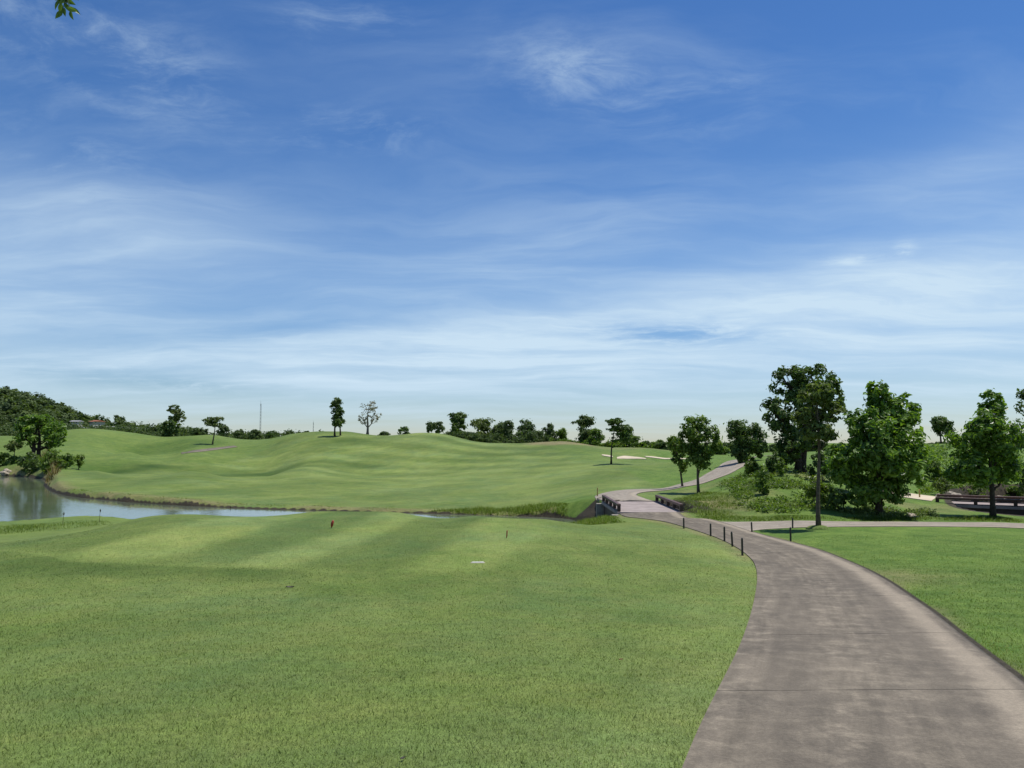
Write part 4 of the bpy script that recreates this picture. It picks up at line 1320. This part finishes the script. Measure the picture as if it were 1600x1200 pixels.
# ------------------------------------------------------------------ path posts
POSTS = [
    (1160, 868, 842, 'black marker post nearest the lens at left edge of the cart path', 0.0),
    (1144.5, 854, 832, 'black leaning marker post, second nearest at left path edge', -0.05),
    (1132, 846, 824, 'black marker post third from the lens at left path edge', 0.01),
    (1110.5, 838, 819, 'black marker post fourth from the lens at left path edge', 0.0),
    (1068.5, 826, 810, 'black marker post farthest along left path edge, toward the bridge', 0.0),
    (1235.5, 845.5, 825, 'black marker post at the right lawn corner nearest the cart path', 0.0),
    (1175, 832, 816.5, 'black marker post at the tip of the path junction', -0.04),
    (1238.5, 825, 810, 'black marker post beside the side path left of slender tree', 0.03),
]
for px, yb, yt, lab, tilt in POSTS:
    b = hit(px, yb)
    hgt = (yb - yt) / F * b[1]
    r = thing('marker_post', lab, 'post', (b[0], b[1], H1(b[0], b[1]) - 0.02), 0, 'black posts along the cart path')
    r.rotation_euler = (0, tilt, 0.3)
    MB().tube([(0, 0, -0.1), (0, 0, hgt - 0.01), (0, 0, hgt + 0.02)], [0.030, 0.029, 0.024], 10).build('shaft', M['post'], r)
    MB().tube([(0, 0, hgt + 0.02), (0, 0, hgt + 0.035)], [0.024, 0.014], 10).build('cap', M['post'], r)

# tee markers: leaning red blades, and the plaque
b = hit(519, 825)
r = thing('tee_marker', 'red tee marker leaning on left part of the striped tee', 'tee marker', (b[0], b[1], b[2]), 0.5, 'red tee markers')
MB().tube([(-0.02, 0, -0.03), (-0.015, 0, 0.03)], [0.012, 0.012], 8).build('spike', M['post'], r)
mk = MB()
mk.tube([(-0.018, 0, 0.025), (-0.012, 0, 0.07), (0.0, 0, 0.15), (0.02, 0, 0.215), (0.028, 0, 0.245)], [0.016, 0.036, 0.044, 0.036, 0.012], 10)
mk.build('body', M['red'], r, smooth=True)
b = hit(792, 841)
r = thing('tee_marker', 'thin red tee marker standing on right part of the tee', 'tee marker', (b[0], b[1], b[2]), 0, 'red tee markers')
MB().tube([(-0.01, 0, -0.03), (-0.008, 0, 0.03)], [0.010, 0.010], 8).build('spike', M['post'], r)
MB().tube([(-0.008, 0, 0.025), (0, 0, 0.09), (0.004, 0, 0.19), (0.008, 0, 0.225)], [0.012, 0.018, 0.018, 0.008], 10).build('body', M['red'], r, smooth=True)
b = hit(746.5, 879)
r = thing('distance_plaque', 'small white plaque set in the turf near tee corner', 'plaque', (b[0], b[1], b[2] - 0.01), 0.05)
MB().box((0, 0, 0.012), (0.27, 0.10, 0.026), 0, 0.006).build('plate', M['white'], r)
MB().box((0, 0, 0.004), (0.33, 0.16, 0.014), 0, 0.004).build('surround', M['rock'], r)


def dead_leaf(label, px, py, size, mat, rz, lift=0.0):
    b = hit(px, py)
    me = bpy.data.meshes.new('fallen_leaf')
    vs, fs = [], []
    for k in range(7):
        t = k / 6
        wv = 0.42 * math.sin(math.pi * t ** 0.8) * size
        z = size * (0.10 + 0.28 * (t - 0.5) ** 2)
        vs += [((t - 0.5) * size, -wv / 2, z + 0.10 * size), ((t - 0.5) * size, 0, z), ((t - 0.5) * size, wv / 2, z + 0.12 * size)]
    for k in range(6):
        for q in range(2):
            a = k * 3 + q
            fs.append((a, a + 1, a + 4, a + 3))
    me.from_pydata(vs, [], fs)
    o = link('fallen_leaf', me, mat, None, (b[0], b[1], b[2] + 0.008))
    o.rotation_euler = (0.1, 0.05, rz)
    sm = o.modifiers.new('thick', 'SOLIDIFY')
    sm.thickness = 0.002
    return tag(o, label, 'leaf', 'fallen leaves on the lawn')


M['deadleaf'] = simple('dead_leaf', (0.030, 0.024, 0.018), 0.6, 0.4, 0.3, 30.0)
M['brownleaf'] = simple('brown_leaf', (0.16, 0.075, 0.030), 0.7, 0.3, 0.3, 30.0)
dead_leaf('dark curled leaf on lawn just in front of the tee', 453, 920, 0.15, M['deadleaf'], 0.3)
dead_leaf('small dark leaf at bottom edge of the lawn', 629, 1189, 0.045, M['deadleaf'], 1.0)
dead_leaf('tiny brown leaf lying mid lawn', 797, 1034, 0.04, M['brownleaf'], 2.0)
dead_leaf('green brown leaf on the lawn nearest the path', 970, 1033, 0.06, M['brownleaf'], 0.6)

# hazard stakes
for px, yb, yt, lab, mt, d in ((949, 806, 789, 'yellowish hazard stake beside the near left corner of cart bridge', 'wood', None),
                               (933.5, 776, 763, 'thin hazard stake beyond the far left corner of cart bridge', 'wood', None),
                               (1437, 778, 766, 'thin stake on slope left of the timber bridge', 'wood', None)):
    b = hit(px, yb)
    hg = (yb - yt) / F * b[1]
    r = thing('hazard_stake', lab, 'stake', b, 0.2, 'hazard stakes')
    MB().box((0, 0, hg / 2 - 0.1), (0.05, 0.05, hg + 0.2), 0, 0.006).build('shaft', M[mt], r)
    MB().box((0, 0, hg + 0.02), (0.044, 0.044, 0.04), 0, 0.014).build('tip', M[mt], r)


# tall dry weed stalks by the near pond bank
for px, yb, yt, lab in ((155, 816, 799, 'tall dark seed stalk on the near pond bank at left'), (98, 820, 804, 'thin dark stalk farthest left on the near pond bank'),
                        (359, 800, 793, 'short thin stalk poking over the tee crest by the water'), (76, 772, 757, 'sapling stem at the far tip of the pond bank')):
    b = hit(px, yb)
    hg = (yb - yt) / F * b[1]
    r = thing('weed_stalk', lab, 'weed', b, 0, 'stalks beside the pond')
    MB().tube([(0, 0, -0.05), (0.01, 0, hg * 0.5), (0.03, 0, hg)], [0.011, 0.009, 0.007], 6).build('stem', M['leaf_brown'], r)
    MB().tube([(0.03, 0, hg - 0.04), (0.03, 0, hg + 0.02), (0.035, 0, hg + 0.09)], [0.012, 0.034, 0.010], 8).build('seed_head', M['barkdark'], r)

# rocks
def rock(label, px, py, sx, sy, sz, seed):
    b = hit(px, py)
    rg = np.random.default_rng(seed)
    bmm = bmesh.new()
    bmesh.ops.create_icosphere(bmm, subdivisions=3, radius=1.0)
    ph = rg.uniform(0, 6, 6)
    for v in bmm.verts:
        c = v.co
        k = 1 + 0.16 * math.sin(c.x * 3 + ph[0]) * math.sin(c.y * 3.4 + ph[1]) + 0.10 * math.sin(c.z * 6 + ph[2] + c.x * 4) + 0.05 * math.sin(c.y * 11 + ph[3])
        v.co = Vector((c.x * k * sx, c.y * k * sy, max(c.z, -0.5) * k * sz))
    me = bpy.data.meshes.new('rock')
    bmm.to_mesh(me)
    bmm.free()
    o = link('rock', me, M['rock'], None, (b[0], b[1], b[2] + sz * 0.2))
    o.rotation_euler = (0, 0, rg.uniform(0, 3))
    return tag(o, label, 'rock', 'rocks near the timber bridge')


rock('large rounded boulder beyond the left end of timber bridge', 1490, 778, 0.45, 0.35, 0.26, 1)
rock('small pale rock left of the large boulder by timber bridge', 1467, 776, 0.17, 0.15, 0.13, 2)
rock('flat pale rock in weeds between the bushy tree and timber bridge', 1424, 807, 0.34, 0.22, 0.12, 3)
rock('rock half hidden behind the timber bridge right of tree trunk', 1563, 780, 0.3, 0.25, 0.18, 4)
rock('small rock by the water below the pond bushes', 10, 741, 0.7, 0.5, 0.5, 5)

# mound of clipped earth round the slender tree
b = hit(1279, 826)
bmm = bmesh.new()
bmesh.ops.create_uvsphere(bmm, u_segments=24, v_segments=12, radius=1.0)
for v in bmm.verts:
    c = v.co
    v.co = Vector((c.x * 0.42 * (1 + 0.1 * math.sin(c.y * 5)), c.y * 0.40 * (1 + 0.1 * math.sin(c.x * 4)), c.z * 0.15))
me = bpy.data.meshes.new('earth_mound')
bmm.to_mesh(me)
bmm.free()
mo = link('earth_mound', me, M['turf'], None, (b[0], b[1], b[2] - 0.02))
for nm_, vv in (('turf_tone', -0.4), ('rough', 1.0), ('dry', 0.25), ('soil', 0.25)):
    fattr(me, nm_, np.full(len(me.vertices), vv))
tag(mo, 'small grassy earth mound round the foot of the slender tree', 'mound')

# ------------------------------------------------------------------ forested hill far left
hx, hd = at(-140, 690, 520)[0], 520.0
HC = [(-700, 585), (-400, 580), (-200, 590), (-100, 597), (0, 613), (30, 617), (60, 623), (75, 631), (100, 640), (120, 648), (140, 655), (165, 660), (200, 665), (260, 671), (320, 678)]
hp = np.array(HC, float)


def hill_z(x, y):
    px = 800 + x / np.maximum(y, 1) * F
    top = np.interp(px, hp[:, 0], hp[:, 1])
    hz = (690 - top) / F * 520.0 + CAMZ - 5.0
    base = CAMZ - 4.0
    t = np.clip((y - 330) / 190.0, 0, 1)
    t = t * t * (3 - 2 * t)
    back = sstep(y, 860, 540)
    return base + (hz - base) * t * back


hxs, hys = np.meshgrid(np.linspace(-720, -180, 90), np.linspace(325, 880, 60), indexing='ij')
hzz = hill_z(hxs, hys)
i, j = np.meshgrid(np.arange(89), np.arange(59), indexing='ij')
HF = np.stack((i * 60 + j, (i + 1) * 60 + j, (i + 1) * 60 + j + 1, i * 60 + j + 1), -1).reshape(-1, 4)
M['hill'] = simple('hill_soil', (0.030, 0.050, 0.015), 0.95, 0.1, 0.3, 0.1)
tag(link('hill', npmesh('hill', np.column_stack((hxs.ravel(), hys.ravel(), hzz.ravel())), HF, True), M['hill']), kind='structure')
Pf, Nf, Tf = [], [], []
for k in range(2300):
    y = 335 + 215 * random.random() ** 0.6
    px = random.uniform(-160, 300)
    x = (px - 800) / F * 520 * (0.7 + 0.3 * y / 520) if False else (px - 800) / F * y
    z = float(hill_z(np.array([x]), np.array([y]))[0])
    rr_ = random.choice((1.8, 2.4, 3.0, 3.6, 4.8)) * random.uniform(0.8, 1.2) * (1.0 if px < 110 else 0.85)
    kk = int(90 * (rr_ / 3.5) ** 2) + 30
    p, q, idc, cc = lobe_points((x, y, z + rr_ * 0.55), (rr_, rr_, rr_ * random.uniform(0.8, 1.15)), kk, 0.40, 10, 0.55)
    q2 = (p - (x, y, z + rr_ * 0.4)) / rr_
    nn = q2 + unit(kk) * 0.6 + (0, 0, 0.3)
    Pf.append(p)
    Nf.append(nn / np.linalg.norm(nn, axis=1)[:, None])
    Tf.append(np.full(kk, random.gauss(0.40, 0.30)) + RNG.normal(0, 0.12, kk))
Pf, Nf, Tf = map(np.concatenate, (Pf, Nf, Tf))
Lf = RNG.uniform(1.2, 2.4, len(Pf))
tag(link('hill_forest', leaf_mesh('hill_forest', Pf, Nf, Lf, Lf * 0.7, Tf), M['leaf_far']), 'dense dark forest covering the far hill on the left', 'forest', kind='stuff')
scrub('scrub', 'belt of far scrub in front of the buildings at left', -20, 300, 667, 200, 262, 190, 'leaf_far', 0.8)

# ------------------------------------------------------------------ far buildings
def house(label, px, yb, wpx, hpx, d, roof, rz=0.1, dep=6.0, wins=3):
    c = at(px, yb + 2, d)
    wd, hg = 0.8 * wpx / F * d, 0.75 * hpx / F * d
    r = thing('building', label, 'building', (c[0], c[1], c[2] - 3.0), rz, 'far buildings on the left')
    MB().box((0, 0, 1.5 + hg * 0.3), (wd, dep, 3.0 + hg * 0.6)).build('wall', M['wall'], r)
    zt = 3.0 + hg * 0.6
    rf = MB()
    e = 0.4
    rf.add([(-wd / 2 - e, -dep / 2 - e, zt), (wd / 2 + e, -dep / 2 - e, zt), (wd / 2 + e, dep / 2 + e, zt), (-wd / 2 - e, dep / 2 + e, zt),
            (-wd / 2 - e, 0, zt + hg * 0.45), (wd / 2 + e, 0, zt + hg * 0.45)],
           [(3, 2, 1, 0), (0, 1, 5, 4), (2, 3, 4, 5), (1, 2, 5), (3, 0, 4)])
    rf.build('roof', roof, r)
    for k in range(wins):
        x = -wd / 2 + wd * (k + 0.5) / wins
        MB().box((x, -dep / 2 - 0.01, 3.0 + hg * 0.22), (wd / wins * 0.45, 0.12, max(0.5, hg * 0.3))).build('window', M['glass'], r)
    return r


house('grey roofed house among trees, leftmost of the far buildings', 120, 659, 13, 5, 300, M['roofg'], 0.2)
house('small house with reddish roof at foot of the forested hill', 152, 660, 8, 7, 305, M['roofr'], -0.3)
house('low white hut just above the left fairway ridge', 130, 668, 7, 3, 240, M['roofg'], 0.0, 4)
house('long low pale building left of the tall airy tree', 176, 667, 26, 4, 280, M['roofg'], 0.05, 7, 5)
house('pale flat building between the long building and tall airy tree', 212, 670, 20, 5, 285, M['roofg'], -0.05, 7, 4)
house('small pale building directly left of the dark thicket', 232, 671, 8, 4, 280, M['roofg'], 0.1, 5, 2)
house('small pale building right of the dark thicket', 286, 675, 12, 4, 270, M['roofg'], 0.1, 5, 2)


# masts
def mast(label, px, ytop, d, half, sec):
    g = ground_at(px, d)
    top = at(px, ytop, d)[2]
    r = thing('radio_mast', label, 'mast', g, 0.3, 'radio masts on the skyline')
    hg = top - g[2]
    for k in range(3):
        a = k * 2.094
        MB().tube([(half * math.cos(a), half * math.sin(a), -0.3), (half * 0.7 * math.cos(a), half * 0.7 * math.sin(a), hg)], [0.07, 0.05], 6).build('leg', M['metal'], r)
    br = MB()
    for s_ in range(sec):
        z0, z1 = hg * s_ / sec, hg * (s_ + 1) / sec
        f0, f1 = half * (1 - 0.3 * s_ / sec), half * (1 - 0.3 * (s_ + 1) / sec)
        for k in range(3):
            a, a2 = k * 2.094, (k + 1) * 2.094
            br.tube([(f0 * math.cos(a), f0 * math.sin(a), z0), (f1 * math.cos(a2), f1 * math.sin(a2), z1)], [0.035, 0.035], 4)
    br.build('bracing', M['metal'], r)
    MB().tube([(0, 0, hg - 0.3), (0, 0, hg + hg * 0.06)], [0.05, 0.03], 6).build('aerial', M['metal'], r)


mast('tall thin radio mast on the skyline left of the fairway crest', 406, 631, 330, 0.35, 16)
mast('faint second radio mast left of the columnar tree', 489, 660, 420, 0.2, 10)

# ------------------------------------------------------------------ overhanging tree, outside the frame on the left
def overhang():
    base = np.array((-10.5, 6.0, H1(-10.5, 6.0)))
    r = thing('overhanging_tree', 'tree left of the lens whose leafy twig hangs into top left corner', 'tree', base - (0, 0, 0.05))
    tip = at(104, 3, 8.0) - base
    tr = MB()
    trunk = [(0, 0, -0.15), (0.1, 0.05, 1.2), (0.05, 0.1, 2.6), (0.2, 0.1, 4.2), (0.1, 0.0, 5.8)]
    tr.tube(trunk, [0.26, 0.2, 0.17, 0.13, 0.06], 10)
    br = [np.array((0.15, 0.1, 3.9)), np.array((1.8, 0.7, 6.2)), np.array((3.6, 1.4, 7.3)), np.array((tip[0] - 0.4, tip[1] - 0.1, tip[2] + 1.0)), tip + (-0.02, 0, 0.42), tip + (0, 0, 0.02)]
    tr.tube(br, [0.10, 0.07, 0.045, 0.022, 0.010, 0.004], 7)
    P_, N_, T_ = [], [], []
    for c, rad, n in (((-0.6, 0, 6.2), (2.2, 2.4, 1.6), 2600), ((0.6, -1.2, 5.4), (1.8, 1.8, 1.2), 1600), ((-1.5, 1.0, 5.0), (1.8, 1.8, 1.2), 1600), ((1.7, 0.6, 7.9), (1.3, 1.3, 0.8), 900)):
        p, q, idc, cc = lobe_points(c, rad, n, 0.32, 20, 0.4)
        nn = q + unit(n) * 0.6 + (0, 0, 0.4)
        P_.append(p)
        N_.append(nn / np.linalg.norm(nn, axis=1)[:, None])
        T_.append(RNG.normal(0.45, 0.2, n))
        for e in cc[:8]:
            tr.tube([(0.1, 0.05, 3.6), (np.array(c) + e) / 2 - (0, 0, 0.3), e], [0.06, 0.035, 0.01], 5, False)
    me = leaf_mesh('crown', np.concatenate(P_), np.concatenate(N_), 0.17, 0.08, np.concatenate(T_))
    link('crown', me, M['leaf_mid'], r)
    tr.build('trunk', M['bark'], r, smooth=True)
    # the twig with its separate leaves
    for k, (dxp, dyp, ln, ax, ay) in enumerate(((-14, -4, 0.13, -0.5, -0.9), (-9, 3, 0.12, -0.25, -1), (-12, 12, 0.12, -0.5, -1.0), (-3, 8, 0.10, 0.2, -1), (2, 1, 0.11, 0.5, -0.8), (10, 4, 0.13, 1.0, -0.5),
                                                  (8, 13, 0.11, 0.35, -1), (14, 6, 0.12, 1, -0.6), (-5, -8, 0.13, -0.6, -0.4), (6, -8, 0.13, 0.7, -0.4), (-12, -14, 0.13, -1, -0.2), (12, -12, 0.13, 1, -0.2), (0, -18, 0.13, 0.3, -0.6))):
        c = at(104 + dxp, 4 + dyp, 8.0 + 0.05 * ((k * 3) % 5 - 2)) - base
        a = Vector((ax, 0.35 * math.sin(k * 2.1), ay)).normalized()
        sdv = a.cross(Vector((0.5 * math.sin(k), -1, 0.6 * math.cos(k * 1.7)))).normalized()
        up = sdv.cross(a)
        vs, fs = [], []
        for s_ in range(6):
            t = s_ / 5
            wv = ln * 0.42 * math.sin(math.pi * (0.06 + 0.94 * t) ** 0.85)
            pm = Vector([float(q) for q in c]) + a * (t - 0.5) * ln - up * (0.25 * ln * (t - 0.4) ** 2)
            vs += [pm - sdv * wv / 2 + up * wv * 0.18, pm, pm + sdv * wv / 2 + up * wv * 0.18]
        for s_ in range(5):
            for q_ in range(2):
                a_ = s_ * 3 + q_
                fs.append((a_, a_ + 1, a_ + 4, a_ + 3))
        me = bpy.data.meshes.new('leaf')
        me.from_pydata([tuple(v) for v in vs], [], fs)
        fattr(me, 'tint', np.full(len(vs), 0.35 + 0.3 * ((k * 5) % 3) / 2))
        link('leaf', me, M['leaf_dark'], r)
        st = MB().tube([tip + (0, 0, 0.10 + 0.02 * (k % 3)), c - np.array(a) * ln * 0.48], [0.0035, 0.0025], 5)
        st.build('leaf_stalk', M['leaf_mid'], r)


overhang()
print('tris', sum(len(o.data.polygons) for o in bpy.data.objects if o.type == 'MESH'))
